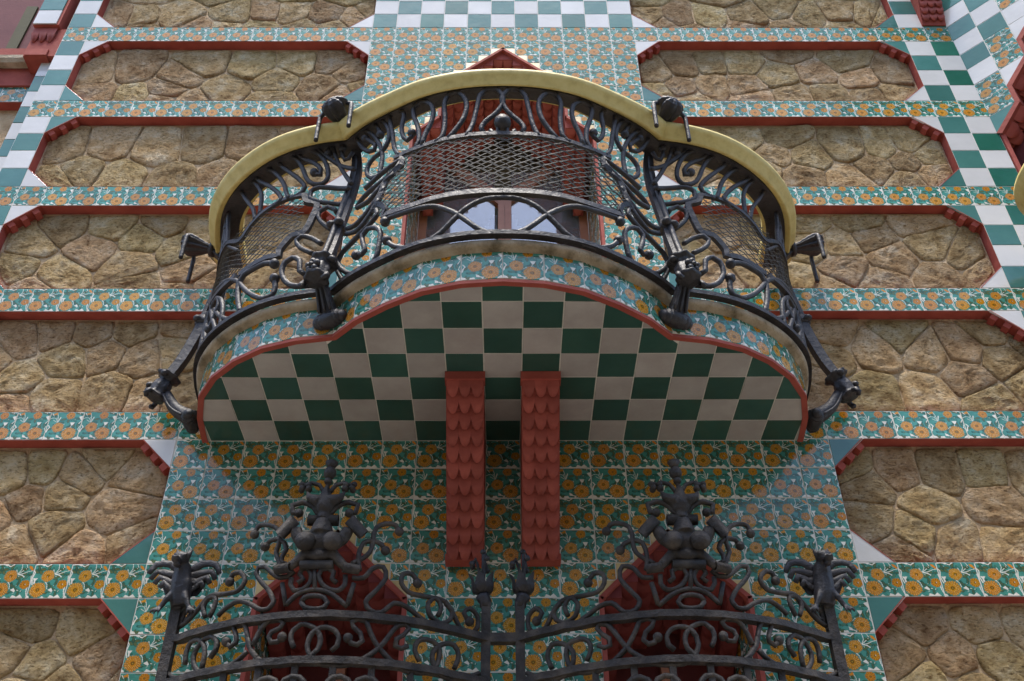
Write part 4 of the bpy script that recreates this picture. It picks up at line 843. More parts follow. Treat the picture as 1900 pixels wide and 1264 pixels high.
# ------------------------------------------------------------------ balcony railing
IR = json.loads('''{"center":[["s",[[-0.5,-7.03,9.04],[-0.34,-7.05,9.01],[-0.27,-7.05,9.15]],0.07,0,0],["s",[[-0.97,-6.99,9.0],[-0.81,-7.01,9.47],[-0.7,-7.06,10.16],[-0.62,-7.1,10.62],[-0.41,-7.12,10.89],[-0.2,-7.14,10.86],[-0.02,-7.14,10.6],[0.02,-7.12,10.31],[-0.16,-7.08,9.91],[-0.47,-7.05,9.53],[-0.58,-7.03,9.28],[-0.5,-7.03,9.04]],0.1,0,0],["s",[[-1.81,-6.77,9.01],[-1.62,-6.83,9.21],[-1.57,-6.87,9.87],[-1.61,-6.91,10.55],[-1.48,-6.97,10.84],[-1.3,-7.01,10.89],[-1.08,-7.06,10.62],[-0.98,-7.05,10.25],[-1.06,-7.01,9.74],[-1.29,-6.93,9.3],[-1.46,-6.87,9.06]],0.1,0,0],["s",[[-2.41,-6.51,9.01],[-2.28,-6.59,9.29],[-2.32,-6.59,9.83],[-2.48,-6.55,10.45],[-2.49,-6.57,10.82],[-2.28,-6.69,10.89],[-2.01,-6.79,10.65],[-1.91,-6.79,10.25],[-1.98,-6.75,9.8],[-2.11,-6.69,9.43],[-2.18,-6.65,9.05]],0.1,0,0],["s",[[-2.81,-6.3,9.05],[-2.98,-6.2,9.45],[-3.08,-6.2,10.11],[-3.21,-6.16,10.85],[-3.16,-6.22,11.06],[-3.01,-6.3,11.07],[-2.8,-6.4,10.77],[-2.78,-6.4,10.48],[-2.82,-6.34,10.16],[-2.74,-6.36,9.75],[-2.62,-6.42,9.53],[-2.51,-6.48,9.6],[-2.5,-6.5,9.76]],0.095,0,1],["s",[[-3.77,-5.67,8.42],[-3.55,-5.83,8.53],[-3.34,-5.96,8.66],[-3.01,-6.2,8.75],[-2.72,-6.36,8.85]],0.1,0,0],["s",[[-3.37,-5.95,8.66],[-3.34,-5.96,8.98],[-3.35,-5.96,9.52],[-3.48,-5.91,10.03],[-3.72,-5.79,10.58],[-3.99,-5.63,10.95],[-4.26,-5.36,11.15],[-4.23,-5.38,10.87],[-4.02,-5.53,10.33],[-3.79,-5.69,9.96],[-3.61,-5.81,9.88],[-3.6,-5.83,10.07],[-3.78,-5.73,10.37],[-3.94,-5.63,10.6]],0.095,0,1],["s",[[-3.47,-5.95,10.38],[-3.55,-5.93,10.69],[-3.69,-5.85,10.99],[-3.55,-5.95,11.01],[-3.34,-6.06,10.74],[-3.19,-6.14,10.24],[-3.2,-6.1,9.9],[-3.36,-5.96,9.63],[-3.6,-5.79,9.57],[-3.77,-5.67,9.33],[-3.76,-5.67,9.01],[-3.56,-5.81,8.69],[-3.37,-5.95,8.66]],0.095,1,0],["s",[[-3.96,-5.51,7.86],[-3.86,-5.61,8.0],[-3.63,-5.77,8.18],[-3.2,-6.06,8.34],[-3.06,-6.16,8.4],[-2.88,-6.26,8.55],[-2.75,-6.34,8.74]],0.1,0,0],["s",[[-3.96,-5.51,7.82],[-3.63,-5.77,7.78],[-3.36,-5.96,8.01],[-3.14,-6.1,8.24],[-3.05,-6.16,8.3],[-2.91,-6.24,8.39]],0.1,0,0],["s",[[-4.19,-5.28,7.26],[-3.95,-5.53,7.13],[-3.7,-5.71,7.29],[-3.43,-5.91,7.57],[-3.17,-6.08,8.01]],0.1,0,0],["s",[[-4.19,-5.28,7.06],[-3.84,-5.61,6.86],[-3.54,-5.83,7.16],[-3.29,-6.0,7.61]],0.1,0,0],["s",[[-3.33,-5.96,7.26],[-3.29,-6.0,7.05],[-3.54,-5.83,6.77],[-3.89,-5.57,6.56],[-4.26,-5.2,6.42],[-4.37,-5.08,6.25],[-4.21,-5.22,5.81],[-3.88,-5.53,5.35],[-3.52,-5.79,5.28],[-3.28,-5.96,5.33],[-3.17,-6.04,5.57],[-3.14,-6.08,5.99],[-3.14,-6.08,6.27],[-3.27,-6.0,6.53],[-3.53,-5.83,6.68],[-3.67,-5.73,6.54],[-3.62,-5.75,6.19],[-3.54,-5.79,5.92],[-3.62,-5.73,5.84],[-3.79,-5.61,5.93]],0.1,0,1],["s",[[-4.49,-5.02,6.74],[-4.48,-5.0,6.33],[-4.28,-5.16,5.71],[-4.08,-5.34,5.26]],0.1,0,0],["s",[[-3.04,-6.16,6.59],[-2.93,-6.22,6.67],[-2.58,-6.42,6.63],[-2.06,-6.69,6.54],[-1.73,-6.79,6.48],[-1.4,-6.87,6.27],[-1.06,-6.95,5.95],[-0.74,-6.99,5.59],[-0.42,-6.99,5.34],[0.1,-7.03,5.24]],0.1,1,0],["s",[[-2.94,-6.2,5.87],[-2.78,-6.28,5.6],[-2.5,-6.42,5.37],[-2.16,-6.61,5.2],[-1.84,-6.73,5.28],[-1.53,-6.81,5.51],[-1.22,-6.91,5.86],[-0.91,-6.99,6.19],[-0.59,-7.01,6.43],[-0.27,-7.05,6.5],[0.05,-7.05,6.52]],0.1,1,0],["s",[[-0.33,-7.05,9.17],[-0.26,-7.05,9.03],[-0.14,-7.06,9.07],[-0.1,-7.06,9.4],[0.0,-7.06,9.56],[0.1,-7.06,9.58]],0.08,0,0]],"frame_c":[["fr",[[-2.73,-6.34,8.93],[-2.73,-6.34,8.59],[-3.1,-6.12,8.32],[-3.26,-6.02,7.77],[-3.42,-5.91,7.3]],0,0,0],["fr",[[-3.43,-5.91,7.37],[-3.38,-5.95,7.46],[-3.15,-6.1,7.28],[-3.06,-6.16,7.0],[-3.12,-6.12,6.85]],0,0,0],["ftop",[[-2.95,-6.22,9.02],[-2.59,-6.42,9.02],[-2.19,-6.63,8.99],[-1.67,-6.81,9.02],[-0.97,-6.99,9.0],[-0.29,-7.05,9.0],[-0.0,-7.06,8.99]],0,0,0],["fbot",[[-3.13,-6.1,6.84],[-2.41,-6.51,6.73],[-1.58,-6.83,6.74],[-0.76,-7.01,6.72],[-0.0,-7.06,6.7]],0,0,0]],"lobe":[["s",[[-7.67,-3.57,8.34],[-8.08,-3.14,8.96],[-9.49,-0.19,12.09],[-9.65,-0.21,11.89],[-9.62,-0.21,11.54],[-8.51,-2.45,9.1],[-7.77,-3.47,8.05]],0.095,0,0],["s",[[-8.4,-2.63,9.33],[-7.91,-3.33,8.49],[-7.62,-3.61,8.11]],0.08,1,0],["s",[[-7.48,-3.75,8.42],[-7.85,-3.39,9.25],[-8.33,-2.8,10.06],[-9.6,-0.21,13.03],[-9.75,-0.21,13.28],[-9.7,-0.21,13.46],[-8.58,-2.51,10.9],[-8.07,-3.18,9.79],[-7.6,-3.63,8.66]],0.095,0,0],["s",[[-8.22,-2.92,9.52],[-8.65,-2.31,10.22]],0.08,1,0],["s",[[-7.44,-3.78,8.77],[-7.81,-3.43,9.58],[-8.41,-2.76,10.75],[-9.61,-0.21,13.84],[-9.58,-0.21,14.06],[-8.16,-3.18,10.82],[-7.82,-3.49,10.27],[-7.48,-3.75,9.55],[-7.31,-3.9,8.89]],0.095,0,0],["s",[[-7.2,-4.0,9.0],[-7.39,-3.84,9.63],[-7.8,-3.53,10.42],[-8.08,-3.31,11.06],[-8.12,-3.25,11.4],[-7.83,-3.55,11.21],[-7.38,-3.94,10.54],[-7.13,-4.08,9.94],[-7.08,-4.08,9.43],[-7.07,-4.08,9.1]],0.095,0,0],["s",[[-6.62,-4.37,9.14],[-6.38,-4.53,9.21],[-6.5,-4.45,9.58],[-6.87,-4.26,10.12],[-7.23,-4.06,10.54],[-7.56,-3.8,11.1],[-7.55,-3.82,11.34],[-7.21,-4.12,11.09],[-6.8,-4.35,10.65],[-6.42,-4.53,9.99],[-6.26,-4.57,9.51],[-6.12,-4.63,9.16]],0.1,0,0],["s",[[-6.08,-4.63,9.16],[-5.75,-4.75,9.31],[-5.69,-4.77,9.53],[-5.91,-4.73,9.89],[-6.33,-4.61,10.41],[-6.63,-4.47,10.84],[-6.72,-4.43,11.15],[-6.48,-4.59,11.12],[-6.11,-4.73,10.79],[-5.87,-4.77,10.36],[-5.68,-4.81,9.86],[-5.47,-4.85,9.57],[-5.16,-4.92,9.48],[-5.02,-4.96,9.74],[-5.11,-4.98,10.23],[-5.38,-4.96,10.7],[-5.73,-4.87,11.02],[-6.07,-4.75,11.22],[-6.14,-4.73,11.06],[-5.87,-4.79,10.72],[-5.48,-4.9,10.39],[-5.27,-4.94,10.08],[-5.26,-4.92,9.85],[-5.46,-4.88,10.02]],0.1,0,1],["s",[[-4.22,-5.28,9.69],[-4.67,-5.04,10.12],[-5.1,-5.0,10.53],[-5.4,-4.96,10.9],[-5.47,-4.96,11.13],[-5.29,-5.0,11.15],[-5.13,-5.02,10.96],[-5.12,-5.0,10.72]],0.095,0,1],["s",[[-4.26,-5.22,9.14],[-4.61,-5.04,9.9],[-4.89,-5.02,10.57],[-4.99,-5.04,10.97],[-4.94,-5.06,11.14]],0.095,0,0],["s",[[-4.7,-5.08,10.82],[-4.69,-5.06,10.58],[-4.59,-5.06,10.36],[-4.46,-5.1,10.37],[-4.35,-5.22,10.52]],0.09,1,0],["s",[[-4.3,-5.18,9.0],[-4.62,-5.0,9.19],[-5.23,-4.9,9.35],[-5.47,-4.85,9.23],[-5.47,-4.85,8.98],[-5.16,-4.92,8.73],[-4.47,-5.02,8.5]],0.1,0,0],["s",[[-4.6,-5.0,8.18],[-4.68,-5.0,8.33],[-4.88,-4.96,8.47],[-5.1,-4.92,8.36],[-5.12,-4.92,8.09],[-4.92,-4.96,7.76],[-4.65,-5.0,7.49]],0.1,0,0],["s",[[-4.9,-4.96,7.0],[-5.19,-4.9,7.28],[-5.5,-4.85,7.42],[-5.65,-4.79,7.32],[-5.5,-4.85,6.98],[-5.12,-4.92,6.68]],0.1,0,0],["s",[[-6.19,-4.59,6.62],[-6.49,-4.45,6.78],[-6.88,-4.2,6.8],[-7.16,-4.02,6.74],[-7.27,-3.94,6.52],[-7.19,-3.98,5.91],[-7.03,-4.06,5.34]],0.11,1,0],["s",[[-6.1,-4.61,6.06],[-6.04,-4.61,5.72],[-6.1,-4.59,5.46],[-6.32,-4.51,5.42],[-6.69,-4.3,5.72],[-7.06,-4.06,6.21],[-7.35,-3.86,6.66],[-7.75,-3.49,7.04],[-8.13,-3.06,7.14],[-8.41,-2.61,7.17],[-8.34,-2.7,6.67],[-8.07,-3.1,5.91],[-7.81,-3.37,5.28]],0.11,1,0],["s",[[-8.13,-3.02,6.38],[-7.83,-3.37,5.84],[-7.47,-3.71,5.41],[-7.17,-3.96,5.24]],0.1,0,0],["s",[[-5.23,-4.88,5.95],[-5.4,-4.85,6.11],[-5.44,-4.85,6.48],[-5.67,-4.77,6.68],[-5.87,-4.71,6.56],[-5.93,-4.67,6.23],[-5.77,-4.71,5.85],[-5.48,-4.81,5.59],[-5.05,-4.9,5.53]],0.11,0,0]],"frame_l":[["fr",[[-5.64,-4.79,9.17],[-5.55,-4.83,8.82],[-5.21,-4.9,8.62],[-5.29,-4.9,8.06],[-5.47,-4.85,7.54],[-5.79,-4.75,7.53],[-6.11,-4.63,7.09],[-6.1,-4.63,6.87],[-6.4,-4.51,6.93],[-6.86,-4.22,6.94],[-7.31,-3.9,6.86]],0,0,0],["fr",[[-7.19,-4.0,6.93],[-7.85,-3.39,6.98],[-9.45,-0.19,9.25],[-9.62,-0.21,8.71]],0,0,0],["ftop",[[-7.63,-3.61,8.53],[-7.34,-3.88,8.82],[-6.99,-4.14,9.06],[-6.53,-4.43,9.17],[-6.09,-4.63,9.21],[-5.64,-4.79,9.15]],0,0,0]],"grille":[["g",[[-6.52,-2.67,-2.7],[-6.36,-2.75,-2.56],[-6.06,-2.9,-2.45],[-5.72,-3.03,-2.58],[-5.47,-3.11,-2.75],[-5.26,-3.18,-2.76],[-5.18,-3.2,-2.66],[-5.16,-3.2,-2.58],[-5.33,-3.16,-2.3],[-5.56,-3.09,-2.04],[-5.71,-3.03,-1.81],[-5.68,-3.05,-1.67],[-5.51,-3.1,-1.68],[-5.31,-3.16,-1.87],[-5.12,-3.21,-2.01],[-4.93,-3.25,-2.01],[-4.78,-3.28,-1.88]],0.1,0,0],["g",[[-3.43,-3.32,-2.07],[-3.18,-3.29,-2.06],[-3.0,-3.25,-1.81],[-2.76,-3.2,-1.74],[-2.68,-3.18,-2.01],[-2.88,-3.23,-2.35],[-3.08,-3.27,-2.63],[-2.96,-3.24,-2.84],[-2.72,-3.19,-2.86],[-2.46,-3.11,-2.6],[-2.18,-3.02,-2.65],[-1.93,-2.92,-2.82],[-1.68,-2.81,-2.97]],0.1,0,0],["g",[[-5.92,-2.96,-0.76],[-5.87,-2.97,-0.56],[-5.68,-3.04,-0.54],[-5.43,-3.13,-0.65],[-5.27,-3.17,-0.86],[-5.25,-3.18,-1.14],[-5.29,-3.17,-1.35],[-5.18,-3.2,-1.6],[-5.09,-3.22,-1.84]],0.1,1,0],["g",[[-5.59,-3.08,-1.15],[-5.49,-3.11,-1.01],[-5.33,-3.16,-0.99],[-5.11,-3.22,-1.13],[-5.04,-3.23,-1.29],[-5.12,-3.21,-1.46],[-5.12,-3.21,-1.61],[-4.97,-3.25,-1.71]],0.1,1,0],["g",[[-2.46,-3.11,-0.77],[-2.56,-3.14,-0.61],[-2.78,-3.2,-0.61],[-2.98,-3.25,-0.73],[-3.04,-3.26,-0.92],[-3.04,-3.26,-1.16],[-3.09,-3.27,-1.4],[-3.23,-3.29,-1.56],[-3.48,-3.32,-1.73]],0.1,1,0],["g",[[-2.74,-3.19,-1.32],[-2.84,-3.22,-1.17],[-3.06,-3.26,-1.1],[-3.26,-3.3,-1.18],[-3.32,-3.31,-1.36],[-3.33,-3.31,-1.66],[-3.28,-3.3,-1.89]],0.1,1,0],["g",[[-4.66,-3.3,-2.19],[-4.54,-3.32,-2.1],[-4.64,-3.3,-1.97],[-4.6,-3.31,-1.85],[-4.47,-3.32,-1.84],[-4.37,-3.33,-1.99],[-4.37,-3.33,-2.19],[-4.51,-3.32,-2.35],[-4.72,-3.29,-2.37],[-4.82,-3.27,-2.22],[-4.82,-3.28,-2.05]],0.1,0,0],["g",[[-3.77,-3.35,-2.21],[-3.88,-3.35,-2.11],[-3.86,-3.35,-1.94],[-3.99,-3.35,-1.85],[-4.14,-3.35,-1.88],[-4.2,-3.34,-2.02],[-4.1,-3.35,-2.23],[-3.93,-3.35,-2.37],[-3.72,-3.34,-2.4],[-3.58,-3.33,-2.25],[-3.59,-3.34,-2.02]],0.1,0,0],["g",[[-4.31,-3.34,-1.82],[-4.24,-3.34,-2.39]],0.1,0,0],["g",[[-4.86,-3.27,-2.71],[-4.65,-3.3,-2.49],[-4.45,-3.33,-2.4],[-4.22,-3.34,-2.38],[-3.92,-3.35,-2.45],[-3.67,-3.34,-2.62],[-3.48,-3.32,-2.78]],0.1,0,0],["g",[[-4.52,-3.32,-2.67],[-4.45,-3.33,-2.56],[-4.24,-3.34,-2.52],[-4.01,-3.35,-2.57],[-3.92,-3.35,-2.69],[-3.99,-3.35,-2.81],[-4.2,-3.34,-2.85],[-4.42,-3.33,-2.8],[-4.52,-3.32,-2.67]],0.1,0,0],["g",[[-5.02,-3.24,-2.17],[-4.86,-3.27,-2.72]],0.1,0,0],["g",[[-3.38,-3.31,-2.21],[-3.48,-3.33,-2.75]],0.1,0,0],["g",[[-6.37,-2.75,-1.89],[-6.33,-2.77,-1.71],[-6.12,-2.87,-1.71],[-5.96,-2.94,-1.95],[-6.11,-2.87,-2.17],[-6.48,-2.69,-2.17],[-6.83,-2.5,-2.12],[-7.05,-2.36,-2.29],[-7.25,-2.23,-2.5],[-7.43,-2.1,-2.62],[-7.61,-2.0,-2.69]],0.1,1,0],["g",[[-6.87,-2.47,-2.63],[-6.98,-2.41,-2.35],[-6.87,-2.47,-2.16],[-6.67,-2.59,-2.21],[-6.67,-2.59,-2.44],[-6.76,-2.54,-2.68]],0.1,0,0],["g",[[-7.53,-2.03,-2.64],[-7.54,-2.02,-2.36],[-7.31,-2.19,-2.25],[-7.32,-2.18,-2.43],[-7.44,-2.1,-2.58]],0.1,0,0],["g",[[-1.97,-2.93,-2.02],[-2.1,-2.99,-1.82],[-2.31,-3.06,-1.86],[-2.33,-3.07,-2.09],[-2.16,-3.01,-2.29],[-1.87,-2.89,-2.32],[-1.59,-2.76,-2.31],[-1.35,-2.63,-2.34],[-1.17,-2.54,-2.56],[-1.0,-2.43,-2.87],[-0.88,-2.35,-2.97]],0.1,1,0],["g",[[-1.49,-2.71,-2.73],[-1.42,-2.67,-2.49],[-1.55,-2.74,-2.3],[-1.71,-2.82,-2.47],[-1.65,-2.79,-2.77],[-1.41,-2.67,-2.89],[-1.21,-2.56,-2.75],[-1.18,-2.54,-2.52],[-1.34,-2.63,-2.38]],0.1,0,0],["g",[[-0.78,-2.29,-2.68],[-0.91,-2.37,-2.51],[-0.77,-2.28,-2.35],[-0.6,-2.16,-2.49],[-0.59,-2.16,-2.76],[-0.67,-2.22,-2.91]],0.1,1,0],["g",[[-4.84,-3.27,-3.47],[-4.94,-3.25,-3.57],[-5.08,-3.22,-3.57],[-5.15,-3.2,-3.44],[-5.1,-3.22,-3.33],[-4.93,-3.25,-3.26],[-4.86,-3.27,-3.15],[-4.94,-3.25,-3.05],[-5.11,-3.22,-3.01],[-5.29,-3.17,-3.13],[-5.41,-3.13,-3.33],[-5.49,-3.11,-3.6]],0.1,1,0],["g",[[-4.54,-3.32,-3.73],[-4.64,-3.3,-3.53],[-4.61,-3.31,-3.33],[-4.46,-3.33,-3.2],[-4.26,-3.34,-3.23],[-4.08,-3.35,-3.35],[-3.98,-3.35,-3.55],[-4.01,-3.35,-3.78],[-4.11,-3.35,-3.9],[-4.39,-3.33,-4.04],[-4.76,-3.29,-4.1],[-5.15,-3.21,-4.03],[-5.41,-3.13,-3.84],[-5.56,-3.09,-3.63],[-5.64,-3.06,-3.42]],0.1,0,0],["g",[[-3.72,-3.34,-3.82],[-3.6,-3.34,-3.7],[-3.58,-3.33,-3.52],[-3.69,-3.34,-3.35],[-3.88,-3.35,-3.28],[-4.1,-3.35,-3.33],[-4.23,-3.34,-3.51],[-4.26,-3.34,-3.7],[-4.16,-3.35,-3.93],[-3.98,-3.35,-4.09],[-3.74,-3.34,-4.14],[-3.38,-3.31,-4.13],[-3.12,-3.27,-4.02],[-2.81,-3.21,-3.8],[-2.61,-3.16,-3.55],[-2.45,-3.11,-3.27],[-2.33,-3.07,-3.11],[-2.18,-3.02,-3.07],[-2.1,-2.99,-3.16],[-2.21,-3.03,-3.32],[-2.36,-3.08,-3.44],[-2.37,-3.08,-3.6],[-2.24,-3.04,-3.64],[-2.1,-2.99,-3.56]],0.1,0,0],["g",[[-3.39,-3.31,-3.51],[-3.31,-3.31,-3.63],[-3.18,-3.29,-3.66],[-3.08,-3.27,-3.56],[-3.14,-3.28,-3.38],[-3.29,-3.3,-3.25],[-3.34,-3.31,-3.14],[-3.22,-3.29,-3.06],[-3.05,-3.26,-3.1],[-2.94,-3.24,-3.31],[-2.75,-3.19,-3.64],[-2.51,-3.13,-3.89],[-2.25,-3.04,-4.08],[-2.03,-2.96,-4.15]],0.1,1,0],["g",[[-1.84,-2.88,-3.87],[-1.95,-2.92,-3.64],[-1.9,-2.9,-3.42],[-1.71,-2.82,-3.34],[-1.47,-2.7,-3.42],[-1.42,-2.67,-3.66],[-1.52,-2.73,-3.98],[-1.86,-2.89,-4.14],[-2.37,-3.08,-3.99]],0.1,0,0],["g",[[-1.09,-2.49,-3.89],[-1.0,-2.43,-3.57],[-1.11,-2.5,-3.34],[-1.35,-2.63,-3.37],[-1.56,-2.74,-3.61],[-1.52,-2.73,-3.94],[-1.28,-2.6,-4.13],[-0.85,-2.34,-4.04],[-0.54,-2.12,-3.85]],0.1,0,0],["g",[[-7.18,-2.28,-3.68],[-7.21,-2.26,-3.4],[-7.14,-2.3,-3.18],[-6.92,-2.44,-3.18],[-6.74,-2.55,-3.37],[-6.68,-2.59,-3.64],[-6.69,-2.58,-3.9]],0.1,0,0],["g",[[-6.52,-2.67,-3.7],[-6.41,-2.73,-3.55],[-6.42,-2.72,-3.33],[-6.6,-2.63,-3.18],[-6.77,-2.53,-3.2],[-6.94,-2.43,-3.39],[-6.97,-2.41,-3.65],[-6.79,-2.52,-3.93],[-6.51,-2.68,-4.04],[-6.17,-2.84,-4.03],[-5.84,-2.98,-3.91],[-5.61,-3.07,-3.71]],0.1,0,0],["g",[[-7.67,-2.0,-3.75],[-7.46,-2.08,-3.91],[-7.09,-2.34,-4.04],[-6.84,-2.49,-3.97]],0.1,0,0],["g",[[-6.17,-2.85,-3.4],[-6.05,-2.9,-3.54],[-5.92,-2.95,-3.46],[-5.96,-2.94,-3.26],[-6.05,-2.9,-3.06],[-5.96,-2.94,-2.94],[-5.78,-3.01,-3.06],[-5.68,-3.05,-3.31],[-5.57,-3.08,-3.62],[-5.34,-3.15,-3.9]],0.1,1,0]]}''')
rail = thing('balcony_railing', 'dark wrought iron balcony railing with curling bars, wire mesh and a yellow wooden handrail', 'railing', (0, -3, 5.15))
for w_ in ('L', 'C', 'R'):
    lp = lobe_pts(w_); n = len(lp)
    if w_ == 'C': sc = [1.0-.32*math.sin(math.pi*i/(n-1)) for i in range(n)]; hp = lp[1:-1]; scc = sc[1:-1]
    else: hp = lp[:-1] if w_ == 'L' else lp[1:]; scc = [.96]*len(hp)
    HP = [(-.12, 10.99), (.60, 10.96), (.72, 10.82), (.78, 10.87), (.83, 11.03), (.95, 11.12), (1.02, 11.24), (1.01, 11.33), (.9, 11.37), (-.12, 11.37)]
    h2 = len(hp)//2
    hr = MB(); sweep(hr, hp, HP, True, scc)
    hr.build('handrail', YWOOD, rail, True)
    ib = MB(); sweep(ib, lp, [(-.02, 10.93), (.56, 10.91), (.58, 10.99), (-.02, 11.0)], True, sc if w_ == 'C' else None); ib.build('top_bar', IRON, rail)
    ib = MB(); sweep(ib, lp, [(.12, 5.20), (.34, 5.17), (.345, 5.30), (.12, 5.33)], True); ib.build('bottom_bar', IRON, rail)
def sx(pts, s): return [(p[0]*s, p[1], p[2]) for p in pts]
def bars(lst, sides, name='scroll_bar', mat=IRON, off=0):
    for nm, pts, rad, b0, b1 in lst:
        for s in sides:
            q = sx(pts, s)
            if max(abs(p[0]) for p in pts) > 8.05 and len(pts) > 2: 
                pass
            mb = MB(); tube(mb, q, rad*.72)
            if b0: ball(mb, q[0], rad*1.35)
            if b1: ball(mb, q[-1], rad*1.35)
            mb.build(name, mat, rail, True)
bars(IR['center'], (1, -1))
mb = MB(); ball(mb, (0, -7.10, 9.42), .24); mb.build('ball', IRON, rail, True)
good = [c for c in IR['lobe'] if max(abs(p[0]) for p in c[1]) < 8.45]
bars(good, (1, -1))
# plan of the iron surface, by arc length from the inner post
def lobe_curve():
    src = [p for p in OUT if p[0] <= -4.3][::-1]; sp = smooth_path([(x, y, 0) for x, y in src], .1)
    cum = [0]
    for a, b in zip(sp, sp[1:]): cum.append(cum[-1]+(b-a).length)
    return sp, cum
LS, LC = lobe_curve()
def lobe_at(u, s):
    u = min(max(u, 0), LC[-1]-.01); i = 0
    while LC[i+1] < u: i += 1
    t = (u-LC[i])/(LC[i+1]-LC[i]); p = LS[i].lerp(LS[i+1], t); e = (LS[i+1]-LS[i]).normalized()
    if i < len(LS)-2: e = e.lerp((LS[i+2]-LS[i+1]).normalized(), t)
    return (p.x-e.y*s, p.y+e.x*s)
def lobe3(u, z, s=None):
    if s is None: s = .25+.05*min(1, max(0, (z-5)/4)) if z < 9.5 else .3+.07*(z-9.5)
    x, y = lobe_at(u, s)
    return (x, y, z)
extra = []
for u0 in (4.75, 5.35, 5.95, 6.5):   # hairpin loops over the mesh towards the wall
    extra.append(([(u0-.10, 9.15), (u0-.02, 9.6), (u0+.22, 10.2), (u0+.34, 10.75), (u0+.24, 10.92), (u0+.04, 10.78), (u0-.04, 10.2), (u0-.22, 9.6), (u0-.30, 9.15)], .095, 0))
extra += [([(5.1, 9.9), (5.25, 10.25), (5.12, 10.5), (4.98, 10.35)], .07, 1), ([(6.2, 9.7), (6.35, 10.05), (6.2, 10.3)], .07, 1), ([(6.85, 9.2), (6.95, 9.9), (6.8, 10.5), (6.6, 10.6)], .09, 1),
          ([(6.7, 5.3), (6.2, 5.5), (5.9, 6.0), (6.0, 6.6), (6.35, 6.75), (6.55, 6.45)], .10, 1), ([(4.3, 5.3), (4.6, 5.7), (4.7, 6.3), (4.45, 6.75), (4.1, 6.7), (3.95, 6.3), (4.1, 5.9), (4.3, 5.7)], .1, 1),
          ([(5.8, 5.3), (5.4, 5.5), (5.15, 6.0), (5.3, 6.5), (5.6, 6.6), (5.75, 6.3)], .1, 1), ([(4.9, 5.3), (4.95, 5.9), (5.0, 6.4), (4.85, 6.8)], .1, 0), ([(3.55, 5.3), (3.6, 5.9), (3.8, 6.4), (4.2, 6.8)], .1, 0)]
for pts, rad, b1 in extra:
    for s in (1, -1):
        q = sx([lobe3(u, z) for u, z in pts], s); mb = MB(); tube(mb, q, rad*.72)
        if b1: ball(mb, q[-1], rad*1.35)
        mb.build('scroll_bar', IRON, rail, True)
# mesh frames
def flatbar(pts, name, s, r=.12):
    mb = MB(); tube(mb, sx(pts, s), r, seg=4, wob=.02, flat=(.8, 1.0)); return mb.build(name, IRON, rail, False)
for s in (1, -1):
    for nm, pts, *_ in IR['frame_c']: flatbar(pts, 'mesh_frame_bar', s, .10 if nm != 'fbot' else .13)
    fl_ = IR['frame_l']
    flatbar(fl_[0][1], 'mesh_frame_bar', s, .12)
    flatbar([lobe3(u, 6.93) for u in (3.25, 3.8, 4.4, 5.0, 5.6, 6.2, 6.9)], 'mesh_frame_bar', s, .12)
    flatbar([tuple(p) for p in fl_[2][1][::-1]]+[lobe3(u, z) for u, z in ((4.3, 9.05), (4.9, 9.0), (5.5, 9.0), (6.1, 9.0), (6.9, 9.0))], 'mesh_frame_bar', s, .09)
# woven wire
def cen(u):                         # arc length from apex -> plan on the centre bay
    s = abs(u); i = 0
    while CC[i+1] < s: i += 1
    t = (s-CC[i])/(CC[i+1]-CC[i]); p = CS[i].lerp(CS[i+1], t); e = (CS[i+1]-CS[i]).normalized()
    x, y = p.x+e.y*.29, p.y-e.x*.29
    return (x if u >= 0 else -x, y)
CS = smooth_path([(x, y, 0) for x, y in HALF[:6]], .1); CC = [0]
for a, b in zip(CS, CS[1:]): CC.append(CC[-1]+(b-a).length)
def wires(mb, inside, umax, umin, z0, z1, fn, du=.30, slope=.62, r=.0125):
    for sg in (1, -1):
        k = 0; lo = umin-(z1-z0)/slope; u0 = lo
        while u0 < umax+(z1-z0)/slope:
            seg = []; st = .075; j = 0; zz = z0
            while zz <= z1+.001:
                u = u0+sg*(zz-z0)/slope
                if umin <= u <= umax and inside(u, zz):
                    cr = .022*math.sin(j*math.pi/1.5); x, y = fn(u)[:2]
                    seg.append((x+cr*.5, y+cr*.4*sg, zz+cr))
                else:
                    if len(seg) > 2: tube(mb, seg, r, 4, wob=0, cap=False, smoothp=False)
                    seg = []
                zz += st; j += 1
            if len(seg) > 2: tube(mb, seg, r, 4, wob=0, cap=False, smoothp=False)
            u0 += du
            # a doubled strand beside every wire
mbw = MB()
def ins_c(u, z): return abs(u) < 3.72-max(0, (z-7.3))*.42 and z > 6.85
wires(mbw, ins_c, 3.75, -3.75, 6.85, 8.95, cen)
wires(mbw, ins_c, 3.72, -3.78, 6.88, 8.95, cen, .60)
mbw.build('wire_mesh', WIRE, rail, False, kind='stuff')
def ins_l(u, z): return (z > 7.5 and u > 1.0) or (z > 6.95 and u > 1.8)
for s in (1, -1):
    mbw = MB(); wires(mbw, ins_l, 6.95, 1.2, 6.95, 9.1, lambda u: (lambda p: (p[0]*s, p[1]))(lobe3(u, 8)), .30)
    mbw.build('wire_mesh', WIRE, rail, False, kind='stuff')

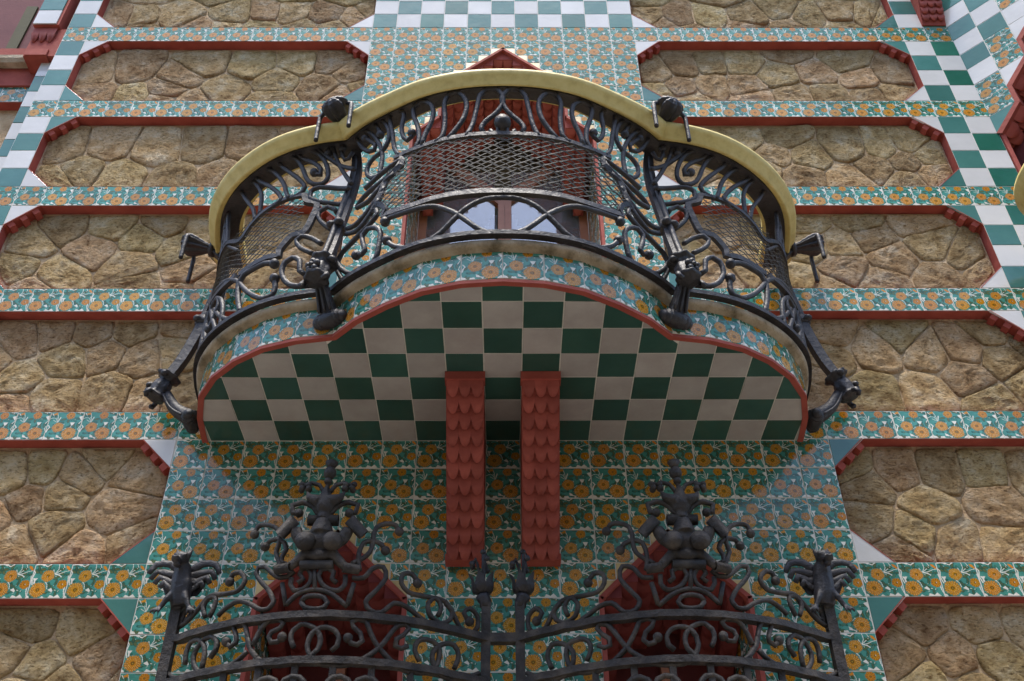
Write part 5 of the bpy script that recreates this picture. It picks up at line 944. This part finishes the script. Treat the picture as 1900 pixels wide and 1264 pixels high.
# posts
def post(J, dr, table, s):
    dr = Vector((dr[0], dr[1], 0)).normalized(); tg = Vector((-dr.y, dr.x, 0)); J = Vector((*J, 0))
    P_ = lambda q: J+dr*q[0]+Vector((0, 0, q[1]))
    stem = [P_(q) for q in table['stem']]
    mb = MB(); tube(mb, stem, .165, seg=4, wob=.02, flat=(1.15, 1.15), step=.2)
    po = mb.build('post', IRON, rail, False)
    mb = MB(); tube(mb, [p+dr*.14+tg*.0 for p in stem[:-2]], .085, seg=8, wob=.02, step=.2); mb.build('rib', IRON, po, True)
    mb = MB(); q = P_(table['collar']); ball(mb, q+dr*.2+tg*.12, .14, (1, 1, .8)); ball(mb, q+dr*.2-tg*.12, .14, (1, 1, .8)); tube(mb, [q-Vector((0, 0, .14)), q+Vector((0, 0, .14))], .24, 4, wob=.02); mb.build('collar', IRON, po, True)
    # leafy knob: twisted lobes round a core
    k = P_(table['knob']); b = P_(table['foot']); ax = (k-b).normalized()
    up_ = Vector((0, 0, 1)); mb = MB()
    def lathe(a, c, prof, seg=18, flute=0, amp=.0, fl=(1, 1)):
        """rings along a->c: prof = [(t, r)]; optional lengthwise flutes"""
        fine = []
        for (t0, r0), (t1, r1) in zip(prof, prof[1:]):
            for q in range(4): h = q/4; hh_ = h*h*(3-2*h); fine.append((t0+(t1-t0)*h, r0+(r1-r0)*hh_))
        prof = fine+[prof[-1]]
        d = (c-a).normalized(); x = tg if abs(tg.dot(d)) < .9 else up_; x = (x-d*x.dot(d)).normalized(); y = d.cross(x); vs = []; fs = []
        for t, r in prof:
            for q in range(seg):
                th = 2*math.pi*q/seg; rr = r*(1+amp*math.cos(flute*th)); vs.append(a+(c-a)*t+x*math.cos(th)*rr*fl[0]+y*math.sin(th)*rr*fl[1])
        for i in range(len(prof)-1):
            for q in range(seg): q2 = (q+1) % seg; fs.append((i*seg+q, i*seg+q2, (i+1)*seg+q2, (i+1)*seg+q))
        fs.append(tuple(range(seg-1, -1, -1))); fs.append(tuple((len(prof)-1)*seg+q for q in range(seg)))
        mb.add(vs, fs)
    sd0 = (P_(table['stem'][1])-k).normalized()
    # bell-shaped knob: flared collar on top, gathered body, five-petal flower on the outer face
    lathe(k-sd0*.42, k+sd0*.52, [(0, .13), (.06, .30), (.12, .33), (.22, .26), (.45, .27), (.62, .25), (.72, .20), (.80, .24), (.90, .36), (.94, .37), (.97, .30), (1, .16)], 40, 7, .06)
    c_ = k+dr*.30-sd0*.02
    for a in range(5):
        th = a*1.2566+.3; o = tg*math.cos(th)*.135+up_*math.sin(th)*.135; ball(mb, c_+o, .095, (1, 1, 1), 10, 8)
    ball(mb, c_+dr*.06, .075)
    for j in (-1, 1):
        tube(mb, [k+tg*j*.24-sd0*.30, k+tg*j*.36-sd0*.34+dr*.05, k+tg*j*.38-sd0*.46+dr*.08, k+tg*j*.28-sd0*.50+dr*.06], .075, 8)
        ball(mb, k+tg*j*.27+sd0*.40+dr*.04, .13, (1, 1, .8))
    mb.build('flowered_knob', IRON, po, True)
    # bracket: fluted stem flaring into a barrel with two volutes against the slab rim
    mb = MB(); mid = P_(table['mid'])
    tube(mb, [k-ax*.3, mid, b+Vector((0, 0, .1))], lambda t: .15+.10*t*t, 8, wob=.03, flat=(.85, 1.1))
    for q in (-.13, 0, .13): tube(mb, [k-ax*.3+dr*.1+tg*q*.8, mid+dr*.17+tg*q, b+dr*.24+tg*q*1.3+Vector((0, 0, .1))], .042, 6, wob=.02)
    tube(mb, [b-tg*.34, b-tg*.12, b+tg*.12, b+tg*.34], lambda t: .19+.05*math.sin(t*math.pi), 14, wob=.03)
    for j in (-1, 1): ball(mb, b+tg*j*.34, .17, (1, 1, 1), 12, 8); tube(mb, [b+tg*j*.22+dr*.0+up_*.0, b+tg*j*.30], .215, 12, wob=.02)
    mb.build('bracket', IRON, po, True)
    # fluted shell finial reaching out over the handrail, with two clothes hooks
    f0, f1 = P_(table['f0']), P_(table['f1']); ax = (f1-f0).normalized()
    mb = MB(); lathe(f0-ax*.15, f1+ax*.12, [(0, .13), (.15, .15), (.3, .20), (.45, .27), (.6, .34), (.72, .38), (.82, .38), (.9, .33), (.96, .22), (1, .08)], 48, 8, .17, (1.0, .72))
    mb.build('fluted_finial', IRON, po, True)
    for j in (-1, 1):
        h0 = f0.lerp(f1, .78)+tg*j*.30; mb = MB()
        tube(mb, [h0-tg*j*.15, h0+tg*j*.12, h0+tg*j*.24+Vector((0, 0, -.10)), h0+tg*j*.26+Vector((0, 0, -.6))+dr*.0, h0+tg*j*.26+Vector((0, 0, -1.15))], .068, 8, wob=.02, step=.08)
        mb.build('hook', IRON, po, True)
    mb = MB(); tube(mb, [f0-ax*.12, f0+ax*.02], .26, 10, wob=.02); mb.build('ring', IRON, po, True)
inner = {'stem': [(.74, 5.75), (.50, 6.8), (.26, 8.1), (.02, 9.4), (-.06, 10.2), (-.02, 10.7), (.15, 11.1), (.4, 11.35)], 'collar': (.36, 7.5), 'knob': (.86, 5.40), 'foot': (.20, 4.30), 'mid': (.50, 4.85), 'f0': (.55, 11.45), 'f1': (1.45, 11.75)}
outer = {'stem': [(1.25, 5.75), (.98, 6.4), (.74, 7.3), (.52, 8.4), (.36, 9.6), (.40, 10.4), (.55, 10.8), (.8, 11.05)], 'collar': (.60, 8.0), 'knob': (1.40, 5.35), 'foot': (.30, 4.20), 'mid': (.80, 4.60), 'f0': (.95, 11.15), 'f1': (1.85, 11.35)}
for s in (-1, 1):
    post((4.3*s, -4.76), (.45*s, -.89), inner, s)
    post((8.68*s, -.62), (1.0*s, -.05), outer, s)

# ------------------------------------------------------------------ window grilles below
CX, HW = -3.97, 3.6
def bayY(X): return -2.0-1.35*(1-min(1, ((X-CX)/HW)**2))
def bay(s, pts): return [(p[0]*s+(.06 if s > 0 else 0), p[1], p[2]) for p in pts]
def grille(side, s):
    g = thing('window_grille', 'bowed wrought iron grille with curling crest in front of the %s lower window' % side, 'grille', (CX*s, -2, -12), 'iron grilles in front of the lower windows')
    mm = lambda pts: [(p[0]*s, p[1], p[2]) for p in pts]
    for nm, pts, rad, b0, b1 in IR['grille']:
        mb = MB(); z = pts[0][2]; tube(mb, mm(pts), .059, seg=8, wob=.09, step=.1)
        if b0: ball(mb, mm(pts)[0], .112)
        mb.build('scroll_bar', IRON2, g, True)
    def hoop(z, a, b, name='rail', x0=-7.72, x1=-.38):
        mb = MB(); n = 28; P_ = []
        for i in range(n+1):
            x = x0+(x1-x0)*i/n; P_.append((x, bayY(x) if -7.57 < x < -.37 else -2.0, z))
        P_ = mm(P_); vs = []; fs = []
        for i, p in enumerate(P_):
            q0 = Vector(P_[max(0, i-1)]); q1 = Vector(P_[min(n, i+1)]); e = (q1-q0).normalized(); nn = Vector((e.y, -e.x, 0))*s
            w = noise.noise(Vector(p)*3)*.02
            for (d_, h_) in ((.10+w, a), (.10, b), (-.12, b), (-.12, a)): vs.append((p[0]+nn.x*d_, p[1]+nn.y*d_, z+h_+w))
        for i in range(n):
            for j in range(4): j2 = (j+1) % 4; fs.append((i*4+j, (i+1)*4+j, (i+1)*4+j2, i*4+j2))
        mb.add(vs, fs); mb.build(name, IRON2, g)
    hoop(-3.0, -.07, .09); hoop(-4.05, -.07, .09); hoop(-9.0, -.1, .1)
    # end post by the wall, thick flat bar, and the post beside the centre
    for (x, y, top, w) in ((-7.72, -2.0, -1.75, .12), (-.40, -2.0, -2.1, .11)):
        mb = MB(); mb.box(min(s*(x-w), s*(x+w)), max(s*(x-w), s*(x+w)), y-w, y+w, -12, top); mb.build('post', IRON2, g)
    for i in range(1, 9):              # upright bars under the second rail
        x = -7.72+i*.815; mb = MB(); y = bayY(x)+.02; mb.box(min(s*(x-.07), s*(x+.07)), max(s*(x-.07), s*(x+.07)), y-.05, y+.05, -9, -4.1); mb.build('upright', IRON2, g)
    for cx_ in (-6.4, -4.75, -3.2, -1.6):
        P_ = [(cx_-.55, -5.2), (cx_-.62, -4.75), (cx_-.42, -4.4), (cx_-.1, -4.45), (cx_+.02, -4.9), (cx_+.02, -5.6)]
        for m_ in (1, -1):
            mb = MB(); pts = [(cx_+m_*(a-cx_)+m_*-.0, bayY(cx_+m_*(a-cx_)), z) for a, z in P_]; tube(mb, mm(pts), .066, 7); mb.build('scroll_bar', IRON2, g, True)
    # crest figure: a shouldered urn with two round bosses and cut tubes
    mb = MB(); cx_ = -4.24; Y = -3.38
    def P3(x, z, y=0): return Vector((x*s, Y+y, z))
    ball(mb, P3(cx_, -1.2), .31, (1.75, .72, .85), 16, 12); ball(mb, P3(cx_, -1.55), .22, (1.5, .8, .7), 14, 10)
    tube(mb, [P3(cx_, -1.0), P3(cx_, -.62)], lambda t: .30-.12*t, 12, wob=.03)
    for q in (-1, 1):
        tube(mb, [P3(cx_+q*.25, -1.25), P3(cx_+q*.5, -1.1), P3(cx_+q*.62, -.85)], lambda t: .19-.05*t, 10, wob=.06)
        tube(mb, [P3(cx_+q*.25, -1.45), P3(cx_+q*.52, -1.72), P3(cx_+q*.66, -1.86)], lambda t: .15-.05*t, 10, wob=.05)
    remeshed(mb, 'crest_body', IRON2, g, .0055, 2)
    for q in (-1, 1):
        mb = MB(); ball(mb, P3(cx_+q*.31, -1.27, -.20), .245, (1, .8, .95), 18, 14, wob=.01); mb.build('boss', IRON2, g, True)
    def pipe(a, b_, r, name='cut_tube'):
        mb = MB(); a = Vector(a); b_ = Vector(b_); d = (b_-a).normalized(); up = Vector((0, 0, 1)) if abs(d.z) < .8 else Vector((1, 0, 0)); u1 = d.cross(up).normalized(); u2 = d.cross(u1)
        n = 14; vs = []; fs = []
        for (p, rr) in ((a, r), (b_, r*1.05), (b_, r*.78), (a.lerp(b_, .2), r*.75)):
            for k in range(n): t = 2*math.pi*k/n; vs.append(p+u1*math.cos(t)*rr+u2*math.sin(t)*rr)
        for j in range(3):
            for k in range(n): k2 = (k+1) % n; fs.append((j*n+k, j*n+k2, (j+1)*n+k2, (j+1)*n+k))
        fs.append(tuple(range(n))); fs.append(tuple(3*n+k for k in range(n)))
        mb.add(vs, fs); mb.build(name, IRON2, g, True)
    for q in (-1, 1):
        pipe(P3(cx_+q*.98, -.98, .05), P3(cx_+q*.64, -.66, -.12), .14)
        pipe(P3(cx_+q*.95, -1.88, .05), P3(cx_+q*.60, -1.88, -.08), .115)
    pipe(P3(cx_-.36, -.62), P3(cx_+.36, -.62), .13); pipe(P3(cx_+.36, -1.78), P3(cx_-.40, -1.78), .11)
    # bud with pointed sepals, beads and two bunches of berries
    mb = MB(); ball(mb, P3(cx_, -.24), .25, (1, 1, 1.1), 16, 12); tube(mb, [P3(cx_, -.1), P3(cx_-.02, .2), P3(cx_, .42)], lambda t: .22*(1-t)+.02, 10, wob=.04)
    for q in (-1, 1): tube(mb, [P3(cx_+q*.16, -.15, -.1), P3(cx_+q*.38, -.05, -.12), P3(cx_+q*.46, .12, -.1)], lambda t: .15*(1-t)+.02, 8)
    tube(mb, [P3(cx_, -.50), P3(cx_, -.62)], .17, 10); remeshed(mb, 'bud', IRON2, g, .0052, 1)
    mb = MB(); ball(mb, P3(cx_, .46), .10); ball(mb, P3(cx_+.02, .69), .155, (1, 1, 1.1), 14, 10); tube(mb, [P3(cx_, .2), P3(cx_+.02, .9)], .05); tube(mb, [P3(cx_+.02, .80), P3(cx_+.03, .90), P3(cx_+.03, 1.0)], lambda t: .07+.09*t, 12, wob=.02); mb.build('finial', IRON2, g, True)
    for q in (-1, 1):
        mb = MB(); tube(mb, [P3(cx_+q*.05, .1), P3(cx_+q*.2, .36), P3(cx_+q*.40, .42), P3(cx_+q*.5, .34)], .055)
        rr = random.Random(4)
        for _ in range(9): ball(mb, P3(cx_+q*(.52+rr.uniform(-.13, .13)), .33+rr.uniform(-.13, .12), rr.uniform(-.1, .1)), .078, seg=8, rings=6)
        mb.build('berries', IRON2, g, True)
        mb = MB(); tube(mb, [P3(cx_+q*.08, -.55), P3(cx_+q*.28, -.25), P3(cx_+q*.55, -.12), P3(cx_+q*.78, -.2), P3(cx_+q*.74, -.42), P3(cx_+q*.60, -.42)], .07); ball(mb, P3(cx_+q*.60, -.42), .11); mb.build('scroll_bar', IRON2, g, True)
    # dragon on the end post
    c = Vector((-7.70*s, -2.05, -1.45)); S = lambda x, y, z: c+Vector((x*-s, y, z))      # +x points to the wall side (outwards)
    dr_ = MB()
    tube(dr_, [S(-.05, 0, -.75), S(0, -.05, -.35), S(.02, -.1, 0), S(.02, -.2, .28)], lambda t: .22+.06*math.sin(t*3)-.05*t, 10)
    ball(dr_, S(.04, -.32, .36), .20, (.9, 1.15, .85), 12, 9); ball(dr_, S(.08, -.56, .22), .13, (.95, 1.2, .65), 10, 8); ball(dr_, S(.06, -.50, .10), .09, (1, 1.3, .5))
    for q in (-1, 1):
        tube(dr_, [S(.04+q*.11, -.28, .46), S(.04+q*.19, -.24, .66)], lambda t: .085*(1-t)+.015, 6)
        ball(dr_, S(.04+q*.12, -.46, .40), .055); ball(dr_, S(.08+q*.05, -.68, .25), .04)
        tube(dr_, [S(q*.08, -.1, -.35), S(q*.22, -.22, -.62), S(q*.34, -.22, -.85)], lambda t: .11-.05*t, 8)
        for k in (-1, 0, 1): tube(dr_, [S(q*.34, -.22, -.85), S(q*.36+k*.09+q*.06, -.28, -.96), S(q*.37+k*.11+q*.08, -.26, -1.10)], lambda t: .045*(1-t)+.012, 6)
    tube(dr_, [S(.0, 0, -.6), S(-.02, .05, -1.0)], lambda t: .16*(1-t)+.03, 8)
    remeshed(dr_, 'dragon_body', IRON, g, .0045, 1)
    for q in (-1, 1):
        for (a, l, h) in ((.35, .85, .35), (.15, .78, .05), (-.05, .66, -.18), (-.2, .52, -.38)):
            mb = MB(); tube(mb, [S(q*.08, .02, a*.4), S(q*l*.45, -.02, a*.5+h*.55), S(q*l*.85, -.05, h*.6+.12), S(q*l, -.06, h*.5-.08)], lambda t: .10*(1-t*.45), 7, flat=(.5, 1.2)); mb.build('wing_rib', IRON, g, True)
        mb = MB(); mb.add([S(q*.06, .05, .1), S(q*.5, .03, .12), S(q*.52, .05, -.15), S(q*.38, .05, -.42), S(q*.06, .05, -.45)], [(0, 1, 2, 3, 4)]); mb.add([S(q*.06, .09, .1), S(q*.5, .07, .12), S(q*.52, .09, -.15), S(q*.38, .09, -.42), S(q*.06, .09, -.45)], [(4, 3, 2, 1, 0)]); mb.build('wing_web', IRON, g)
    # lily on the centre post
    c = Vector((-.42*s, -2.0, -2.1)); S = lambda x, y, z: c+Vector((x*-s, y, z))
    mb = MB(); tube(mb, [S(0, 0, -.1), S(0, 0, .05), S(.04, 0, .12), S(.06, 0, .2)], lambda t: .13+.05*t, 10); mb.build('lily_stem', IRON, g, True)
    mb = MB(); b0 = S(.07, 0, .22)
    for k in range(6):
        a = k*math.pi/3+.3; o = Vector((math.cos(a), math.sin(a), 0)); t_ = Vector((-o.y, o.x, 0)); vs = []; fs = []
        for i, (rr_, z, w) in enumerate([(.05, 0, .07), (.20, .08, .15), (.24, .22, .14), (.25, .36, .10), (.34, .50, .02)]):
            for j in (-1, 0, 1): vs.append(b0+o*(rr_+(.0 if j else .03))+t_*w*j+Vector((0, 0, z)))
        for i in range(4):
            for j in range(2): q = i*3+j; fs.append((q, q+1, q+4, q+3))
        mb.add(vs, fs)
    mb.build('petals', IRON, g, True)
    for k in range(5):
        a = k*1.256; o = Vector((math.cos(a), math.sin(a), 0)); r_ = .10 if k else 0; L_ = [1.15, .95, 1.0, .9, .98][k]
        mb = MB(); e_ = b0+o*(r_*3.2)+Vector((0, 0, L_-.16*(k > 0))); tube(mb, [b0, b0+o*r_+Vector((0, 0, L_*.6)), b0+o*r_*2.2+Vector((0, 0, L_)), e_], .035, 6); ball(mb, e_, .075, seg=8, rings=6); mb.build('stamen', IRON, g, True)
    return g
gL = grille('left', -(-1)); gR = grille('right', -1)
lk = MB(); lk.box(-.30, .30, -2.13, -1.9, -3.10, -2.88); o = lk.build('link_bar', IRON2, gL)

# ------------------------------------------------------------------ right: corner tower with overhanging tiled face
tw = thing('corner_tower', 'angled tiled corner turret with red scaly edge at the right end of the wall', 'tower', (18.75, 0, -23))
g2 = MB(); da = (.72, -.69, 0); dn = (-.69, -.72, 0); o0 = Vector((18.75, 0, 0))
cols = {0: {19: 'F', 20: 'F', 21: 'W', 22: 'G', 23: 'W', 24: 'G', 25: 'W', 26: 'G', 27: 'W'}, 1: {21: 'F', 22: 'F', 23: 'G', 24: 'W', 25: 'G', 26: 'W', 27: 'G'}, 2: {23: 'W', 24: 'F', 25: 'F', 26: 'G', 27: 'W'}, 3: {25: 'F', 26: 'F', 27: 'W'}}
D = Vector(da).normalized()
def tfr(s_, z): p = o0+D*s_; return frame((p.x, p.y, z), da, dn)
for s_, c in cols.items():
    for z, q in c.items():
        mt = FB if q == 'F' else WHITE if q == 'W' else GREENW
        place_tile('marigold_tile' if q == 'F' else 'white_tile' if q == 'W' else 'green_tile', mt, tfr(s_, z), FULL, tw, grout=g2)
    z = 18+2*s_
    place_tile('green_tile' if s_ == 0 else 'white_tile', GREENW if s_ == 0 else WHITE, tfr(s_, z), ((0, 0), (1, 1), (0, 1)), tw, grout=g2)
g2.build('grout_bed', GROUT, tw)
N2 = Vector(dn).normalized()
b = MB()
def tp(s_, n_, z): p = o0+D*s_+N2*-n_; return (p.x, p.y, z)
edge = [(0, 18), (1, 19), (1, 20), (2, 21), (2, 22), (3, 23), (3, 24), (4, 25), (4, 28)]
for (a, za), (c, zc) in zip(edge, edge[1:]):
    b.add([tp(a, -.03, za), tp(c, -.03, zc), tp(c+.16, -.03, zc-.12), tp(a+.16, -.03, za-.16), tp(a, .1, za), tp(c, .1, zc), tp(c+.2, 2.2, zc-.12), tp(a+.2, 2.2, za-.16)], [(0, 1, 2, 3), (3, 2, 6, 7), (0, 4, 5, 1)])
b.build('red_edge', RED, tw)
js = []
for i, ((a, za), (c, zc)) in enumerate(zip(edge, edge[1:])):
    if a == c: continue
    for r in range(5):              # hanging scaly slats receding under the diagonal
        for q in range(2):
            sa = a+.18+q*.5; za_ = za-.10+q*.5
            p = Vector(tp(sa, .15+r*.42, za_)); X = (D+Vector((0, 0, 1))).normalized()
            Z = Vector(N2)*.9+Vector((0, 0, .35)); Z = (Z-X*Z.dot(X)).normalized()
            M = plane_M(p, X, Z); obj('scale', scale_piece(.62, .5, .10, .05), tw, M)
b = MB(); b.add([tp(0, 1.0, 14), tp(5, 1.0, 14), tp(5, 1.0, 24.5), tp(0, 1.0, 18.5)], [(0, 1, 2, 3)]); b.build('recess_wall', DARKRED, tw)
b = MB(); b.add([tp(-.0, .06, 18), tp(4, .06, 25), tp(4, .06, 30), tp(0, .06, 30), tp(0, 2.4, 18), tp(4, 2.4, 25), tp(4, 2.4, 30), tp(0, 2.4, 30)], [(3, 2, 1, 0), (4, 5, 6, 7), (3, 7, 6, 2)]); b.build('turret_wall', PLASTER, tw)
b = MB(); b.box(18.86, 19.02, -.05, 2.4, 9.0, 17.95); b.build('red_edge', RED, tw)
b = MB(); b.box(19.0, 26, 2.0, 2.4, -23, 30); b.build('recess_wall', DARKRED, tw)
# little scaly corbel above
cb = thing('roof_corbel', 'small red scalloped corbel hanging at the top right corner', 'corbel', (18.3, -.5, 25.2), 'small red corbels at the wall corners')
b = MB(); b.add([(17.75, -.06, 25.1), (18.75, -.06, 25.1), (18.75, -1.3, 29), (17.75, -1.3, 29), (17.75, .0, 25.1), (18.75, .0, 25.1), (18.75, 0, 29), (17.75, 0, 29)], [(0, 1, 2, 3), (0, 3, 7, 4), (1, 5, 6, 2), (0, 4, 5, 1)]); b.build('corbel_body', RED, cb)
M = plane_M((17.77, -1.12, 28.4), (1, 0, 0), (0, -1.24, 3.9)); scales(cb, M, .96, 9, .36, 3, .085)
# ------------------------------------------------------------------ left: set-back wing, its sill, and corner corbel
wg = thing('side_wing', 'set-back wing of the house at the upper left with pink wall above a stone ledge', 'building', (-22, 1.6, -23))
for z in range(8, 24):               # strip of plain tiles set back beside the corner column
    mt = WHITE if z % 2 == 0 else GREENW
    place_tile('white_tile' if z % 2 == 0 else 'green_tile', mt, frame((-19.05, .4, z+.15), (1, 0, 0), (0, -1, 0)), FULL, wg)
b = MB(); b.box(-19.05, -17.5, .46, 1.2, 7, 24.6); b.build('return_wall', GROUT, wg)
g3 = MB(); YWg = 1.05
for k in (22, 17, 21):
    for i in range(-27, -18):
        q = (i+k) % 2
        mt = (FB if k % 2 else FA) if q or k == 17 else GREENW
        place_tile('marigold_tile' if mt is not GREENW else 'green_tile', mt, frame((i-.62, YWg, k+.35), (1, 0, 0), (0, -1, 0)), FULL, wg, grout=g3)
g3.build('grout_bed', GROUT, wg)
panel(-28, -18.62, 18.35, 21.33, [], -1, teeth=False, Yf=YWg, parent=wg, cut=(0, 0, 0, 0)); panel(-28, -18.62, 10, 17.33, [], -1, teeth=False, Yf=YWg, parent=wg, cut=(0, 0, 0, 0))
b = MB(); sweep(b, [(-45, .9), (-19.0, .9)], [(0, 23.4), (.3, 23.4), (.42, 23.55), (.42, 23.75), (.3, 23.9), (0, 23.9)]); b.build('stone_ledge', NOSE, wg)
b = MB(); b.box(-45, -18.62, 2.2, 2.5, 23.9, 34); b.build('pink_wall', PINK, wg)
b = MB(); b.box(-22.3, -21.8, 2.10, 2.2, 23.9, 30); b.build('olive_stripe', OLIVE, wg)
b = MB(); b.box(-45, -18.65, 1.5, 3.0, -23, 23.4); b.build('wing_body', PLASTER, wg)
c2 = thing('roof_corbel', 'small red scalloped corbel below a tile strip at the top left corner', 'corbel', (-19.2, 0, 23), 'small red corbels at the wall corners')
b = MB(); b.box(-19.75, -18.66, -.12, .9, 25.0, 29); b.build('bracket_body', RED, c2)
for z in range(25, 29): place_tile('white_tile' if z % 2 else 'green_tile', WHITE if z % 2 else GREENW, frame((-19.75, -.18, z), (1, 0, 0), (0, -1, 0)), FULL, c2)
b = MB(); b.box(-19.7, -18.40, .1, 2.2, 23.1, 25.0); b.box(-19.6, -18.7, .0, .9, 23.05, 23.45); b.box(-21.5, -18.45, .95, 1.45, 22.3, 24.9); b.build('corbel_body', RED, c2)
M = plane_M((-19.7, .0, 24.95), (1, 0, 0), (0, -.25, 1)); scales(c2, M, .98, 2, .8, 3, .15)
# ------------------------------------------------------------------ next balcony at the right edge
nb = thing('next_balcony', 'rounded yellow handrail end of the next balcony at the right edge', 'balcony', (20.5, -1, 5))
P_ = [(19, -.5), (17.6, -1.5), (16.5, -2.45), (16.1, -3.4), (16.2, -4.6), (16.8, -6), (19, -7.5), (22, -8)]
pth = [(p.x, p.y) for p in smooth_path([(x, y, 0) for x, y in P_], .2)]
b = MB(); sweep(b, pth, [(-.6, 10.98), (-.1, 10.80), (.0, 11.16), (.12, 11.32), (.1, 11.46), (-.6, 11.46)]); b.build('handrail', YWOOD, nb, True)
b = MB(); sweep(b, pth, [(-.55, 10.86), (-.15, 10.84), (-.15, 10.94), (-.55, 10.96)]); b.build('top_bar', IRON, nb, True)
# ------------------------------------------------------------------ street, house opposite, garden tree (what the glazed tiles reflect)
gz = -23
b = MB(); b.add([(-700, -700, gz-.8), (700, -700, gz-.8), (700, 700, gz-.8), (-700, 700, gz-.8)], [(0, 1, 2, 3)]); b.build('ground', ASPHALT, None, kind='structure')
b = MB(); b.box(-200, 200, -70, -55, gz-.8, gz-.03); b.box(-200, 200, -14, 2.5, gz-.8, gz-.03)
b.build('pavement', PAVE, None, kind='structure')
b = MB(); b.box(-200, 200, -55, -14, gz-.77, gz-.74); b.build('road', ASPHALT, None, kind='structure')
op = thing('opposite_house', 'plain cream plastered house across the street behind the viewer', 'building', (0, -72, gz))
b = MB(); b.box(-150, 150, -92, -72, gz, 41); b.build('wall', CREAM, op)
b = MB(); b.box(-152, 152, -93, -71, 41, 42); b.build('cornice', CREAM, op)
for i in range(-9, 10):
    for z in (-14, 4, 22):
        b = MB(); b.box(i*15-3.2, i*15+3.2, -72.2, -71.9, z, z+13); b.build('window', OLIVE, op)
tr = thing('garden_tree', 'leafy garden tree standing in front of the right part of the wall behind the viewer', 'tree', (60, -52, gz))
b = MB(); tube(b, [(60, -52, gz), (61, -51, 20), (58, -50, 50), (55, -49, 80)], lambda t: 2.4-1.6*t, 10, step=4)
for k in range(5):
    a = k*1.3; tube(b, [(58, -50, 50+k*6), (58+math.cos(a)*8, -50+math.sin(a)*8, 66+k*6), (58+math.cos(a)*13, -50+math.sin(a)*13, 80+k*6)], lambda t: 1.0-.7*t, 7, step=4)
b.build('trunk', BARK, tr, True)
b = MB(); rr = random.Random(3)
for _ in range(5200):
    a = rr.uniform(0, 6.283); h = rr.uniform(-1, 1); q = rr.random()**.4*15; w = math.sqrt(1-h*h)
    cl = noise.noise(Vector((math.cos(a)*w, math.sin(a)*w, h))*2.2)
    q *= 1+.5*cl
    p = Vector((56+math.cos(a)*w*q, -50+math.sin(a)*w*q, 88+h*q*1.5))
    n_ = Vector((rr.gauss(0, 1), rr.gauss(0, 1), rr.gauss(0, 1))).normalized(); t_ = n_.orthogonal().normalized()*rr.uniform(.5, 1.0); u3 = n_.cross(t_)
    b.add([p-t_, p-u3*.5, p+t_, p+u3*.5], [(0, 1, 2, 3)])
b.build('crown', LEAF, tr)
